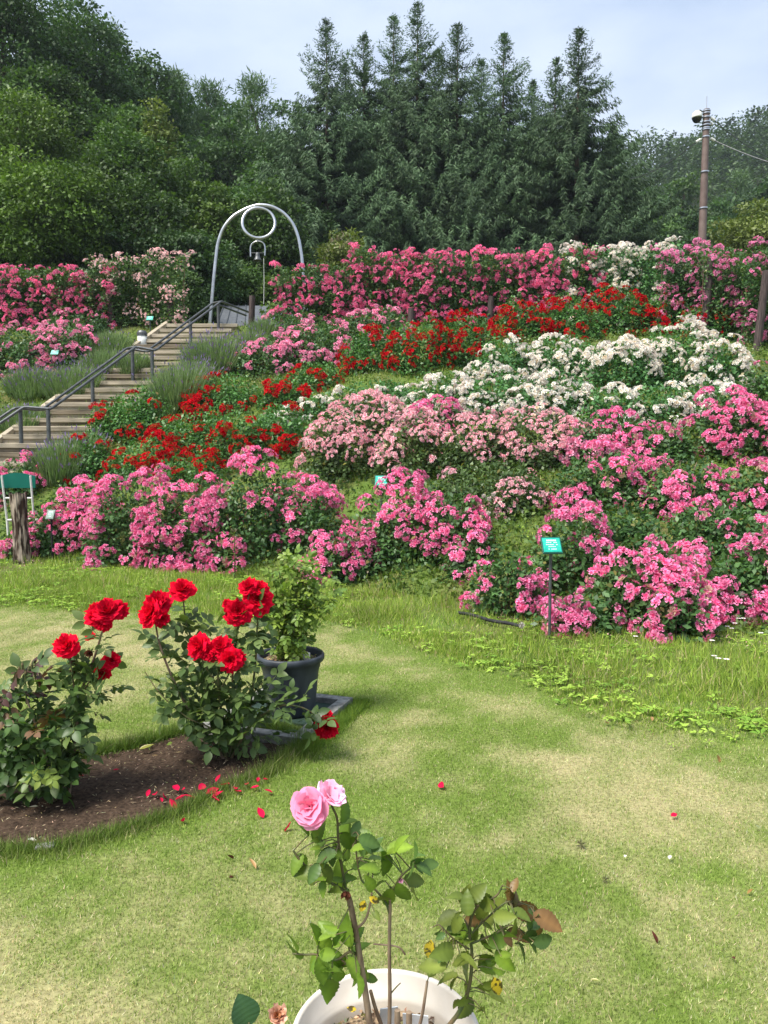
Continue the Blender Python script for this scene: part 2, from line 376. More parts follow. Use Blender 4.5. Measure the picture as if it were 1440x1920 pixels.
h = rng.uniform(.008, .022, len(x))*(1-.3*st)+edge*rng.uniform(.02, .075, len(x))
h = h+edge*(y > 3.5)*rng.uniform(0, .05, len(x))
ex = []
for i in range(len(BED)):
    a, b = BED[i-1], BED[i]
    if np.linalg.norm(a-b) > 1.5: continue
    m = int(np.linalg.norm(a-b)*5200); f = rng.uniform(0, 1, m)[:, None]; ex.append(a*(1-f)+b*f+rng.normal(0, .022, (m, 2)))
ex = np.vstack(ex); ex = ex[~inpoly(ex[:, 0], ex[:, 1], BED)|(rng.uniform(0, 1, len(ex)) < .12)]; up = ex[:, 1] > np.interp(ex[:, 0], [-3, -1.9, -.3], [3.45, 3.5, 3.75]); m = len(ex)
x = np.append(x, ex[:, 0]); y = np.append(y, ex[:, 1]); h = np.append(h, rng.uniform(.02, .075, m)*np.where(up, 1.25, .8))
colr = np.vstack([colr, mixc((.055, .12, .02), (.19, .29, .05), rng.uniform(0, 1, m))])
# a longer tuft round the concrete frame and the black pot
fa = G(662, 1322)[:2]; m = 5000; f = rng.uniform(-.1, 1.15, m)[:, None]; q = fa*(1-f)+G(565, 1402)[:2]*f+np.array([.05, -.03])+rng.normal(0, .03, (m, 2)); q2 = fa+np.array([-.25, .12])*rng.uniform(0, 1, (m//2, 1))*2+rng.normal(0, .02, (m//2, 2)); q = np.vstack([q, q2]); m = len(q)
x = np.append(x, q[:, 0]); y = np.append(y, q[:, 1]); h = np.append(h, rng.uniform(.02, .07, m)); colr = np.vstack([colr, mixc((.07, .15, .02), (.24, .34, .05), rng.uniform(0, 1, m))])
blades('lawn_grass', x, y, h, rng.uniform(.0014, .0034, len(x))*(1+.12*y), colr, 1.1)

# rough grass and weeds in front of and between the rose bushes
def sample_rough(n, pw=1.0, ymax=19.8):
    x, y = sample_lawn(n, 3.4, ymax, pw); k = y > np.interp(x, LX, LY)-.05+rng.normal(0, .15, n)
    x, y = x[k], y[k]
    # keep off the stairs
    sx = -7.6+(y-14)*(2.26/6); k = ~((x > sx-.1) & (x < sx+1.85) & (y > 11.2))
    return x[k], y[k]
x, y = sample_rough(230000, .8)
den = noise3(np.stack([x, y, x*0], -1), 2.2, 3); k = rng.uniform(0, 1, len(x)) < .62+.4*den; x, y, den = x[k], y[k], den[k]
xe = rng.uniform(-5, 3.6, 150000); ye = np.interp(xe, LX, LY)+.22*vnoise(xe, xe*0, 1.1, 2)+rng.exponential(.9, 150000)+rng.normal(0, .13, 150000); dn = .7*vnoise(xe, ye, 1.6, 6)+.3*vnoise(xe, ye, 6, 7); kp = (rng.uniform(0, 1, len(xe)) < .62+.6*dn) & (np.abs(xe) < .56*ye+.5) & (ye < np.interp(xe, FX, FY)+.8)
x = np.append(x, xe[kp]); y = np.append(y, ye[kp]); den = np.append(den, dn[kp])
g = np.clip((y-np.interp(x, LX, LY))/.9, 0.12, 1)
h = rng.uniform(.02, .10, len(x))*(.35+.75*g)*(1+.8*np.clip(vnoise(x, y, 2.2, 5), -.7, 1))*(1+.35*np.clip((y-9)/6, 0, 1))
t = rng.uniform(0, 1, len(x)); colr = mixc((.12, .21, .028), (.33, .42, .07), t)*(1+rng.normal(0, .15, (len(x), 1)))
dry = rng.uniform(0, 1, len(x)) < .12; colr[dry] = jit((.45, .38, .2), dry.sum(), .2)
z = H(x, y)
m = 3200; ys_ = rng.uniform(11.6, 20, m); xs_ = -7.6+(ys_-14)*(2.26/6)+1.8*rng.beta(.45, .45, m)*1.04-.03; zs_ = H(xs_, ys_)+.03
x = np.append(x, xs_); y = np.append(y, ys_); z = np.append(z, zs_); h = np.append(h, rng.uniform(.04, .16, m)); colr = np.vstack([colr, mixc((.12, .19, .03), (.34, .36, .13), rng.uniform(0, 1, m))])
blades('rough_grass', x, y, h, rng.uniform(.003, .006, len(x))*(1+.08*y), colr, 1.0, z)
# broad-leaved weeds (dandelion, plantain, clover)
x, y = sample_rough(7500, .8, 16); xe = rng.uniform(-5, 3.6, 5200); ye = np.interp(xe, LX, LY)+.28*vnoise(xe, xe*0, 1.1, 2)+rng.normal(0, .16, 5200)+rng.uniform(-.05, 1, 5200)**1.2*2.4; kp = (np.abs(xe) < .56*ye+.5) & (ye < np.interp(xe, FX, FY)+.5); x = np.append(x, xe[kp]); y = np.append(y, ye[kp]); den = vnoise(x, y, 1.5, 4); k = den+rng.normal(0, .28, len(x)) > .22; x, y = x[k], y[k]
n = len(x); m = 7; xs, ys = np.repeat(x, m), np.repeat(y, m); a = rng.uniform(0, 6.28, n*m)
sz = np.repeat(rng.uniform(.018, .055, n), m)*rng.uniform(.6, 1.1, n*m)
pos = np.stack([xs+np.cos(a)*.01, ys+np.sin(a)*.01, H(xs, ys)+.008+np.repeat(rng.uniform(0, .04, n), m)], 1)
dr = np.stack([np.cos(a), np.sin(a), rng.uniform(.1, .7, n*m)], 1)
cw = np.repeat(mixc((.15, .28, .035), (.36, .50, .08), rng.uniform(0, 1, n)), m, 0)*(1+rng.normal(0, .12, (n*m, 1)))
V, Fc, cc = instances(*leaf_template(4, .2, .35, .05), frames(dr, np.tile([0, 0, 1.], (n*m, 1))+rng.normal(0, .25, (n*m, 3)), sz), pos, None, cw)
o = obj('weeds', mesh_np('weeds', V, Fc, M['grass'], np.clip(cc, 0, 1))); o['kind'] = 'stuff'

# low leafy growth filling the slope between the bushes
x, y = sample_rough(150000, 1.15); f = np.interp(x, FX, FY); den = noise3(np.stack([x, y, x*0], -1), 1.9, 4)
k = (y > f+.1) & (rng.uniform(0, 1, len(x)) < .6+.5*den); x, y, den = x[k], y[k], den[k]; n = len(x)
hh = rng.uniform(0, 1, n)**1.3*np.clip(.14+.16*den, .03, .34)*np.clip((y-np.interp(x, FX, FY))/.8, .2, 1)
t = np.clip(.5+.45*noise3(np.stack([x, y, x*0], -1), 1.1, 9)+rng.normal(0, .22, n), 0, 1)
cw = mixc((.04, .095, .02), (.15, .21, .045), t)
V, Fc, cc = instances(*LEAF1, frames(rng.normal(size=(n, 3)), rng.normal(size=(n, 3))*.6+[0, -.2, .8], rng.uniform(.035, .085, n)), np.stack([x, y, H(x, y)+hh+.01], 1), None, cw)
o = obj('undergrowth', mesh_np('undergrowth', V, Fc, M['leaf'], np.clip(cc, 0, 1))); o['kind'] = 'stuff'

# ---------------------------------------------------------------- trees
TONE = {'dark': ((.022, .054, .015), (.068, .13, .034)), 'mid': ((.030, .070, .017), (.105, .180, .045)), 'bright': ((.038, .082, .013), (.145, .225, .042)),
        'olive': ((.10, .14, .03), (.21, .25, .075)), 'dark2': ((.028, .066, .022), (.085, .155, .05)), 'pine': ((.045, .095, .05), (.13, .19, .09)), 'pine2': ((.04, .085, .045), (.11, .17, .08))}
NT = [0]
def make_tree(kind, px, top, wpx, dist, label, group, name='broadleaf_tree', basez=None, rot=0, lift=.0):
    """crown of leafy clumps at true size: each clump is a bough end, flattened, with gaps between"""
    NT[0] += 1; k = np.random.default_rng(900+NT[0]); c = P(px, top, dist); bz = float(H(c[0], c[1])); h = c[2]-bz; rad = wpx/2/F*dist
    t = thing(name, label, 'tree', (c[0], c[1], bz), group); ca, cb = TONE[kind]; lo = h*lift; ch = (h-lo)/2; pine = kind.startswith('pine')
    cr = max(.45, min(1.6, rad*.31)); nclump = int(min(170, 4.6*(rad*rad+rad*ch)/(cr*cr))); dl = dist
    d = rdir(nclump, .2, k); d[:, 1] = np.where((d[:, 1] > .3) & (k.uniform(0, 1, nclump) < .6), -d[:, 1], d[:, 1])
    rr_ = k.uniform(.45, 1.0, nclump)**.45*(1+.22*noise3(d, 1.6, NT[0] % 9))
    if pine:
        tt = k.uniform(0, 1, nclump); a = k.uniform(0, 6.283, nclump); q = (1-tt)**.7*.95+.06; cen = np.stack([np.cos(a)*q*rad*k.uniform(.3, 1, nclump), np.sin(a)*q*rad*k.uniform(.3, 1, nclump), lo+tt*(h-lo)*.97], 1)
    else:
        cen = d*rr_[:, None]*np.array([max(rad-cr*.7, .3), max(rad-cr*.7, .3), max(ch-cr*.3, .3)]); cen[:, 2] += lo+ch
    cs = cr*k.uniform(.65, 1.35, nclump)*(np.where(cen[:, 2] > h*.85, .7, 1)); leaf = .0042*dl*(1.15 if pine else 1.25)
    per = (cs**2/leaf**2*(6.5 if pine else 9)).astype(int)+25; per = np.minimum(per, 900); tot = per.sum()
    if tot > 42000: per = (per*42000/tot).astype(int)+4
    ci = np.repeat(np.arange(nclump), per); n = len(ci)
    q = rdir(n, .1, k)*(k.uniform(.1, 1, n)**.42)[:, None]; q = q*(1+.40*noise3(q+cen[ci]*1.7, 3.2, 2)[:, None])
    p = cen[ci]+q*cs[ci][:, None]*(np.array([1.2, 1.2, .42]) if not pine else np.array([.9, .9, .45]))
    nr = q*.5+np.array([0, 0, .9])+k.normal(size=(n, 3))*.45; xd = k.normal(size=(n, 3))+q*.9
    if pine: xd[:, 2] += .6
    else: xd[:, 2] -= .3
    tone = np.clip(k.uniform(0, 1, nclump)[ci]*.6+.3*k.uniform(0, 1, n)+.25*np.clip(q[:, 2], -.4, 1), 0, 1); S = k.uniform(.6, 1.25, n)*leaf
    if pine: S = np.stack([S*1.5, S*.45, S], 1)
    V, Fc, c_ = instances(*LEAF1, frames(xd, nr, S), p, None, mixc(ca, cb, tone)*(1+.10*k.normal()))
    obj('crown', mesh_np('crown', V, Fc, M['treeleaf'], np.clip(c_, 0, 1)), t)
    mb = trunk_mb(h*.93, .018*h, k, 7, max(lift, .3), .25*min(1.6, rad/h*2.2)); mb.build('trunk', M['bark'], t)
    return t
def trunk_mb(h, r, k, limbs=7, crown0=.35, spread=.5):
    m = MB(); pts = [(k.normal()*.02*h*t, k.normal()*.02*h*t, t*h) for t in np.linspace(0, 1, 7)]
    m.tube(pts, np.linspace(r, r*.25, 7), 8)
    for i in range(limbs):
        t = crown0+(.9-crown0)*i/limbs; z0 = t*h; a = k.uniform(0, 6.28); b = pts[int(t*6)]
        e = np.array([math.cos(a), math.sin(a), .5])*spread*h*(1-t*.5)
        m.tube([(b[0], b[1], z0), (b[0]+e[0]*.4, b[1]+e[1]*.4, z0+e[2]*.3), (b[0]+e[0], b[1]+e[1], z0+e[2]*.8)], [r*.4, r*.25, r*.08], 6)
    return m
def spruce_mesh(seed):
    """unit height 1; branch length in units of base radius -> x,y scaled separately; drooping sprays"""
    k = np.random.default_rng(seed); Pp, D, S, N, Cc = [], [], [], [], []
    nw = 84
    for wi in range(nw):
        t = (wi+k.uniform(-.3, .3))/nw; t = min(max(t, 0), .995)
        nb = int(8 if t < .85 else 6)
        for b in range(nb):
            a = k.uniform(0, 6.283); L_ = (min(1, (1-t)*1.75)**1.0*k.uniform(.68, 1.18)*1.02+.006)
            if t > .9: L_ *= .85
            m = max(5, int(L_*40)); f = np.linspace(.12, 1, m)
            up = .0 if t < .8 else .9*(t-.8)/.2
            zz = t+(.10*up*L_*4-.035*L_)*f-.055*L_*np.sin(f*np.pi*.8)+.03*L_*f**4
            zz = zz+.0
            base = np.stack([np.cos(a)*L_*f, np.sin(a)*L_*f, zz], 1)
            for rep in range(8 if t < .9 else 5):
                side = k.choice([-1, 1], m)*k.uniform(.2, 1, m); dn = k.uniform(.2, 1.3, m) if t < .85 else k.uniform(-.9, .2, m)
                dd = np.stack([np.cos(a)*.5-np.sin(a)*side, np.sin(a)*.5+np.cos(a)*side, -dn], 1)
                Pp.append(base+k.normal(size=(m, 3))*np.array([.012, .012, .002])); D.append(dd)
                S.append(np.stack([k.uniform(.045, .105, m)*(1-.45*sst(np.array((t-.6)/.4))), np.full(m, .026-.009*float(sst(np.array((t-.6)/.4))))*k.uniform(.7, 1.3, m), np.full(m, .05)], 1))
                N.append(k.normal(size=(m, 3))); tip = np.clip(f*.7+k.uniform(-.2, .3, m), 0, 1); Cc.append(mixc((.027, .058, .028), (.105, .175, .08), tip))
    Pp, D, S, N, Cc = map(np.concatenate, (Pp, D, S, N, Cc))
    return Pp, D, S, N, Cc
def spruce(px, top, dist, rad, label, seed, lean=0):
    """true-size mesh built once per tree so sprays keep their proportions"""
    c = P(px, top, dist); bz = float(H(c[0], c[1])); h = c[2]-bz
    Pp, D, S, N, Cc = spruce_mesh(seed)
    Pp = Pp*np.array([rad, rad, h]); S = S*np.array([3.6, 3.6, 3.6])
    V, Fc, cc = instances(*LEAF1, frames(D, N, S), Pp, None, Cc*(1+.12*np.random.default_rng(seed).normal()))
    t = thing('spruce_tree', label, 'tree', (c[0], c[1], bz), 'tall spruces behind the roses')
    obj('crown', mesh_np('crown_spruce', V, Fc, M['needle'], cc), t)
    m = MB(); m.tube([(0, 0, 0), (0, 0, h*.5), (0, 0, h*1.0)], [.26, .13, .008], 8); m.build('trunk', M['bark'], t)
    return t
# ---- the wood on the left: (kind, px, top, width, distance, lift, label)
WOOD = [
 ('dark', 5, -75, 340, 38, .12, 'huge dark broadleaf tree filling the top corner of the wood'),
 ('dark2', 165, 22, 220, 42, .15, 'tall dark leafy tree whose top meets the sky beside the corner giant'),
 ('dark2', 262, 78, 190, 47, .15, 'grey green rounded tree stepping down the skyline beside the tall leafy one'),
 ('pine2', 212, 38, 120, 45, .2, 'feathery conifer tip poking out between two dark broadleaf crowns'),
 ('pine', 325, 128, 190, 50, .2, 'hazy loose pine on the falling skyline of the wood'),
 ('pine2', 392, 145, 220, 52, .15, 'wide grey green pine with spiky twigs in the skyline dip'),
 ('pine', 478, 142, 230, 50, .15, 'pointed open pine standing alone against the sky near the spruces'),
 ('dark2', 425, 225, 190, 46, .1, 'dark bushy tree under the wide spiky pine'),
 ('dark2', 520, 258, 170, 45, .1, 'dark tree touching the flank of the spruce row'),
 ('mid', 215, 165, 260, 37, .1, 'broad mid green crown in the middle of the wood'),
 ('olive', 292, 203, 105, 36, .3, 'small yellowish brown tree top among the green crowns'),
 ('mid', 60, 110, 300, 36, .1, 'dense green tree in front of the huge corner tree'),
 ('mid', 330, 290, 230, 33, .08, 'large green tree with layered boughs behind the left part of the arch'),
 ('bright', 25, 185, 300, 28, .25, 'bright yellow green tree with drooping boughs nearest the left border'),
 ('bright', 105, 300, 220, 26, .3, 'light green leafy tree with sprays hanging over the dark gap'),
 ('mid', 225, 225, 210, 31, .15, 'rounded green tree right behind the bright drooping one'),
 ('mid', 265, 330, 230, 29, .05, 'low spreading green tree above the blush climbing rose'),
 ('bright', 395, 345, 130, 31, .1, 'fresh green tree just outside the left leg of the steel arch'),
 ('dark2', 455, 330, 180, 37, .05, 'dark green tree seen through the steel arch'),
 ('mid', 500, 350, 170, 35, .05, 'dull green tree behind the ring of the arch'),
 ('dark2', 355, 420, 200, 28, .0, 'deep green thicket tree behind the stair head'),
 ('dark', 150, 330, 330, 29, .0, 'shadowy tree deep in the gap of the wood'),
 ('dark', -20, 380, 300, 29, .0, 'blackish green tree low behind the pink hedge'),
 ('dark2', 350, 168, 200, 58, .1, 'grey green tree filling the skyline between the two hazy pines'),
 ('dark2', 430, 188, 180, 60, .1, 'grey green tree in the skyline dip left of the pointed pine'),
 ('dark2', 525, 215, 160, 58, .1, 'grey green tree joining the pointed pine to the spruces'),
 ('dark2', 105, 5, 220, 45, .1, 'tall green tree between the corner giant and the next skyline tree'),
 ('dark', 560, 330, 200, 47, .0, 'dark tree half hidden by the outermost spruce'),
]
for i, (kd, px, tp, wd, ds, lf, lb) in enumerate(WOOD):
    make_tree(kd, px, tp, wd, ds, lb, 'trees of the wood', 'pine_tree' if kd.startswith('pine') else 'broadleaf_tree', rot=i*1.3, lift=lf)
for (kd, px, tp, wd, ds, lb) in [
 ('bright', 372, 500, 110, 28.6, 'rounded light green shrub behind the top of the handrail'),
 ('mid', 450, 490, 120, 30.0, 'green shrub directly under the hanging bell'),
 ('bright', 515, 508, 100, 29.5, 'yellow green shrub beside the climbing rose and the arch foot'),
 ('mid', 340, 508, 90, 24.0, 'deep green shrub between blush rose and handrail'),
 ('bright', 520, 566, 50, 22.6, 'small leafy shrub at the side of the grey hut')]:
    t = make_tree(kd, px, tp, wd, ds, lb, 'shrubs round the stair head', 'garden_shrub', rot=px); t['category'] = 'shrub'
# tall spruces
for (px, tp, ds, rd, lb, sd_) in [
 (612, 38, 40, 5.2, 'spruce with thin open spire at the outer edge of the spruce row', 1),
 (682, 62, 42, 4.4, 'slender spruce between the open spire and the tallest pair', 2),
 (738, 28, 43, 4.4, 'narrow spruce just beside the tallest one', 3),
 (783, 4, 41, 4.6, 'tallest spruce with its tip near the top of the picture', 4),
 (858, 44, 40, 4.8, 'full spruce right of the tallest, rounded shoulders', 5),
 (945, 62, 41, 4.8, 'spruce with a bent tip in the middle of the gap', 6),
 (1042, 108, 43, 4.3, 'shorter spruce tucked behind the last one of the row', 7),
 (1086, 52, 39, 4.9, 'last spruce of the row with long side branches against the sky', 8),
 (648, 118, 46, 4.6, 'darker spruce set back behind the open spire', 11),
 (822, 92, 46, 4.4, 'spruce set back filling the notch right of the tallest tip', 12),
 (903, 112, 46, 4.6, 'spruce set back behind the full spruce and the bent tip one', 13),
 (998, 150, 46, 4.4, 'low spruce set back in the widest notch of the row', 14),
 (1150, 240, 40, 2.8, 'low spruce closing the row near the utility pole', 9),
 (560, 190, 42, 3.2, 'low spruce at the wood side of the row', 10)]:
    spruce(px, tp, ds, rd, lb, sd_)
# dense lower understorey of the row
for (px, tp, wd, ds, kd, lb) in [
 (590, 390, 150, 38, 'dark2', 'dark green tree filling the foot of the outer spruce'),
 (1150, 370, 120, 39, 'dark2', 'dark green tree at the foot of the last spruce')]:
    make_tree(kd, px, tp, wd, ds, lb, 'understorey trees', rot=px)
# flowering shrub poking over the hedge
t = make_tree('olive', 640, 420, 95, 24.5, 'tall shrub with cream flower heads rising above the pink hedge', None, 'flowering_shrub'); t['category'] = 'shrub'
k_ = np.random.default_rng(2); q = rdir(260, .4, k_)*np.array([.8, .8, 1.05])+np.array([0, 0, 1.1]); q = q[q[:, 1] < .4]
V, Fc, c = instances(*LEAF1, frames(rdir(len(q), .5, k_), rdir(len(q), 0, k_), .13), q, None, jit((.55, .48, .34), len(q), .2, k_))
fl = obj('blossoms', mesh_np('blossoms', V, Fc, M['petal'], c), t); fl.scale = (47.5/F*24.5, 47.5/F*24.5, 1.62); fl['kind'] = 'stuff'

# right side: trees below the far hill
for (kd, px, tp, wd, ds, lb) in [
 ('dark2', 1215, 345, 150, 78, 'dark tree at the hill foot beside the spruce row'),
 ('mid', 1275, 330, 120, 84, 'green tree at the hill foot close to the utility pole'),
 ('pine', 1385, 310, 150, 86, 'pine on the lower hill right of the utility pole'),
 ('dark2', 1350, 360, 140, 72, 'dark tree behind the lower part of the utility pole'),
 ('dark2', 1440, 330, 150, 76, 'dark tree at the hill foot by the right border'),
 ('mid', 1250, 395, 130, 66, 'leafy tree low between spruces and utility pole'),
 ('dark', 1190, 400, 110, 60, 'dark bush hugging the flank of the last spruce'),
 ('dark', 1310, 410, 120, 58, 'dark low tree just above the white climbing rose')]:
    make_tree(kd, px, tp, wd, ds, lb, 'trees at the foot of the hill', 'pine_tree' if kd == 'pine' else 'broadleaf_tree', rot=px)
t = make_tree('olive', 1412, 378, 200, 33, 'pale olive green tree right of the utility pole above the roses', None, 'olive_green_tree', rot=1)

# far wooded hill: one mass
k_ = np.random.default_rng(11); pp = []
cells = []
for yy in np.arange(72, 215, 4.7):
    for xx in np.arange(-70, yy*.62+25, 4.9):
        cells.append((xx+k_.normal()*1.3, yy+k_.normal()*1.3))
cells = np.array(cells); cells = cells[(cells[:, 0] > .22*cells[:, 1]-12)|(k_.uniform(0, 1, len(cells)) < .25)]
VV, FF, CC = [], [], []; nv = 0
for (xx, yy) in cells:
    h = k_.uniform(8.5, 12.5); rd = k_.uniform(2.9, 4.4); con = k_.uniform() < .2
    m = 330; t = k_.uniform(0, 1, m)**.8; a = k_.uniform(0, 6.283, m); t = np.where(t > .98, .98, t)
    rr = rd*((1-t)**.8 if con else np.sqrt(np.clip(1-(t*1.15-.25)**2, .03, 1)))*k_.uniform(.65, 1.05, m)
    lay = .15*np.sin(t*38+a*2)
    p = np.stack([xx+np.cos(a)*rr, yy+np.sin(a)*rr, t*h*(1 if not con else 1.15)+lay], 1); p[:, 2] += HG(xx, yy)
    dd = np.stack([np.cos(a), np.sin(a), k_.uniform(-.6, .2, m)], 1)+k_.normal(size=(m, 3))*.4
    nn = np.stack([np.cos(a)*.5, np.sin(a)*.5, np.full(m, .8)], 1)+k_.normal(size=(m, 3))*.3
    ca, cb = ((.026, .058, .02), (.082, .135, .042)) if not con else ((.018, .042, .02), (.055, .092, .038))
    tone = np.clip(k_.uniform()*.5+.5*k_.uniform(0, 1, m), 0, 1)
    V, Fc, c = instances(*LEAF1, frames(dd, nn, k_.uniform(.45, .95, m)), p, None, mixc(ca, cb, tone)); VV.append(V); FF.append(Fc+nv); CC.append(c); nv += len(V)
o = obj('distant_forest', mesh_np('distant_forest', np.vstack(VV), np.vstack(FF), M['treeleaf'], np.vstack(CC))); o['kind'] = 'stuff'

# ---------------------------------------------------------------- stairs
t = thing('timber_stairs', 'long flight of weathered timber steps climbing through the flower slope', 'stairs', (0, 0, 0))
def stair_x(y): return -7.6+(y-14)*(2.26/6)
k_ = np.random.default_rng(8); ys = np.linspace(11.5, 20.2, 400); hz = np.array([float(H(stair_x(a)+.9, a)) for a in ys])
zi = .06; prev = None; kk = 0; RISE = .172
while zi+RISE < 4.98:
    y_ = np.interp(zi, hz, ys) if zi > hz[0] else 11.5+zi*.3
    zt = zi+RISE; xl = stair_x(y_); wdt = 1.78+k_.normal()*.04; cx = xl+wdt/2
    m = MB(); m.box((cx, y_+.06, zt-.045), (wdt, .13, .088), k_.normal()*.008, k_.normal()*.03)
    m.box((cx, y_+.26, zt-.075), (wdt-.04, .30, .06))
    st_ = m.build('step', M['wood'] if kk % 5 != 3 else M['wooddark'], t, bevel=.008)
    m = MB(); m.box((cx+k_.normal()*.01, y_+.09, zt-.142), (wdt-.03, .12, .115), k_.normal()*.006); m.build('riser', M['wooddark'] if kk % 3 == 0 else M['wood'], st_)
    zi = zt; kk += 1
m = MB(); ya = [11.7, 13, 14.5, 16, 17.5, 19, 20]
for a, b in zip(ya[:-1], ya[1:]):
    A = np.array([stair_x(a)-.05, a, float(H(stair_x(a), a))+.1]); B = np.array([stair_x(b)-.05, b, float(H(stair_x(b), b))+.1]); D = B-A; Ln = np.linalg.norm(D); D /= Ln
    s_ = np.array([1, 0, 0])-D*D[0]; s_ /= np.linalg.norm(s_); u_ = np.cross(s_, D); cB = (A+B)/2
    V = np.array([cB+i*s_*.05+j*D*Ln/2+k2*u_*.09 for i in (-1, 1) for j in (-1, 1) for k2 in (-1, 1)])
    m.add(V, [[0, 1, 3, 2], [4, 6, 7, 5], [0, 4, 5, 1], [2, 3, 7, 6], [0, 2, 6, 4], [1, 5, 7, 3]])
m.build('side_board', M['wood'], t, bevel=.006)

# handrail
t = thing('handrail', 'grey steel double pipe handrail rising in kinks up the timber steps', 'handrail', (0, 0, 0))
posts = [(38, 850, 768), (90, 842, 769), (173, 757, 707), (248, 720, 655), (285, 717, 659), (357, 665, 602), (409, 623, 572)]
PY = []
for (px, pb, pt) in posts:
    g = G(px, pb); a = P(px, pt, g[1]); PY.append(g[1]); m = MB(); m.tube([(a[0], a[1], float(H(a[0], a[1]))-.1), a], .038, 10); m.build('post', M['rail'], t, True)
front = [P(-110, 868, PY[0]-1.0), P(45, 763, PY[0]), P(95, 767, PY[1]), P(255, 650, PY[3]), P(291, 657, PY[4]), P(415, 565, PY[6]), P(476, 589, PY[6]+1.6)]
def rounded(pts, r=.06):
    o_ = [pts[0]]
    for a, b, c in zip(pts[:-2], pts[1:-1], pts[2:]):
        d1 = (a-b)/np.linalg.norm(a-b); d2 = (c-b)/np.linalg.norm(c-b)
        for s in (0, .5, 1): o_.append((b+d1*r)*(1-s)**2+2*b*s*(1-s)+(b+d2*r)*s*s)
    return o_+[pts[-1]]
m = MB(); m.tube(rounded(front), .028, 10); m.build('rail', M['rail'], t, True)
m = MB(); m.tube(rounded([p+np.array([-.24, .14, -.01]) for p in front]), .026, 10); m.build('rail', M['rail'], t, True)
m = MB()
for p in front[1:-1]:
    m = MB(); m.tube([p, p+np.array([-.24, .14, -.01])], .02, 8); m.build('bracket', M['rail'], t, True)
pass

# ---------------------------------------------------------------- arch with bell
AY = 21.4
t = thing('steel_arch', 'tall brushed steel pipe arch with a ring at its top', 'arch', (0, 0, 0))
ap = [(391, 640), (397, 567), (401, 520), (405, 482), (409, 455), (419, 428), (436, 407), (457, 394), (474, 387), (490, 384.5), (511, 388), (532, 400), (549, 420), (559, 445), (564, 470), (567, 495), (573, 560), (577, 640)]
A = np.array([P(a, b, AY) for a, b in ap])
def smooth_path(A, n=6):
    o_ = []; Q = np.vstack([2*A[0]-A[1], A, 2*A[-1]-A[-2]])
    for i in range(1, len(Q)-2):
        for s in np.linspace(0, 1, n, endpoint=False):
            p0, p1, p2, p3 = Q[i-1:i+3]; o_.append(.5*((2*p1)+(-p0+p2)*s+(2*p0-5*p1+4*p2-p3)*s*s+(-p0+3*p1-3*p2+p3)*s**3))
    return np.array(o_+[Q[-2]])
m = MB(); m.tube(smooth_path(A), .045, 14); m.build('arch_pipe', M['chrome'], t, True)
rc = P(485, 418, AY-.12); rr = 29/F*AY; aa = np.linspace(0, 2*np.pi, 48, endpoint=False)
m = MB(); m.tube([rc+np.array([math.cos(a)*rr, .13*math.sin(a*1+.6), math.sin(a)*rr*1.0]) for a in aa], .040, 12, closed=True); m.build('ring', M['chrome'], t, True)
m = MB(); u = [(470, 481), (469.5, 466), (472, 458), (478, 453.5), (484, 452.5), (490, 453.5), (495, 458), (497, 466), (496.5, 479)]
m.tube(smooth_path(np.array([P(a, b, AY-.12) for a, b in u]), 3), .02, 8); m.tube([P(483.5, 448, AY-.12), P(483.5, 453, AY-.12)], .03, 8); m.build('bell_bracket', M['chrome'], t, True)
bt = P(483, 473, AY-.12); b_ = thing('bell', 'small bronze grey bell hanging from the steel arch', 'bell', tuple(bt))
m = MB(); m.lathe([(0, 0), (.03, -.005), (.055, -.03), (.062, -.09), (.075, -.14), (.105, -.20), (.118, -.225), (.108, -.225), (.06, -.15), (.045, -.03), (0, -.02)], 28); m.build('bell_body', M['rail'], b_, True)
m = MB(); m.tube([(0, 0, -.03), (0, 0, -.24)], .012, 6); m.lathe([(0, -.22), (.025, -.24), (0, -.27)], 12); m.build('clapper', M['rail'], b_)
m = MB(); m.tube([(-.19, 0, -.02), (.19, 0, -.02)], .012, 6); m.build('hanger_bar', M['rail'], b_)
e = P(494.5, 570, AY-.12)-bt; s0 = P(494.5, 489, AY-.12)-bt
m = MB(); m.tube([s0+(0, 0, .07), s0*.5+e*.5+np.array([.01, 0, 0]), e], .007, 5); m.build('bell_rope', M['white'], b_)

# hut behind the stair head
t = thing('garden_hut', 'low hut with a grey seamed metal roof at the stair head', 'hut', (0, 0, 0))
e0, e1 = P(406, 611, 24.2), P(600, 613, 24.2); r0, r1 = P(420, 573, 27), P(570, 573, 27)
m = MB(); V = np.array([e0, e1, r1, r0]); m.add(np.vstack([V, V-np.array([0, 0, .07])]), [[0, 1, 2, 3], [7, 6, 5, 4], [0, 4, 5, 1], [1, 5, 6, 2], [2, 6, 7, 3], [3, 7, 4, 0]])
for s in np.linspace(0, 1, 12):
    a = e0*(1-s)+e1*s; b = r0*(1-s)+r1*s; a = a+[0, 0, .02]; b = b+[0, 0, .02]; m.tube([a, b], .022, 4)
m.build('roof', M['roof'], t)
gz = float(H(-4, 24.5)); m = MB(); cx = (e0[0]+e1[0])/2; m.box((cx, 26, (gz+e0[2]-.06)/2), (e1[0]-e0[0]-.5, 2.6, e0[2]-gz-.05)); m.build('wall', M['hutwall'], t)
for (dx, lb) in ((.5, 0), (1.35, 0)):
    m = MB(); x_ = e0[0]+dx; m.tube([(x_+.16*math.cos(a), 23.6, gz+.25+.25*math.sin(a)) for a in np.linspace(0, math.pi, 12)], .015, 6)
    o = m.build('hoop', M['white']); tag(o, 'small pale wire hoop in front of the grey roofed hut', 'hoop', 'wire hoops by the hut')

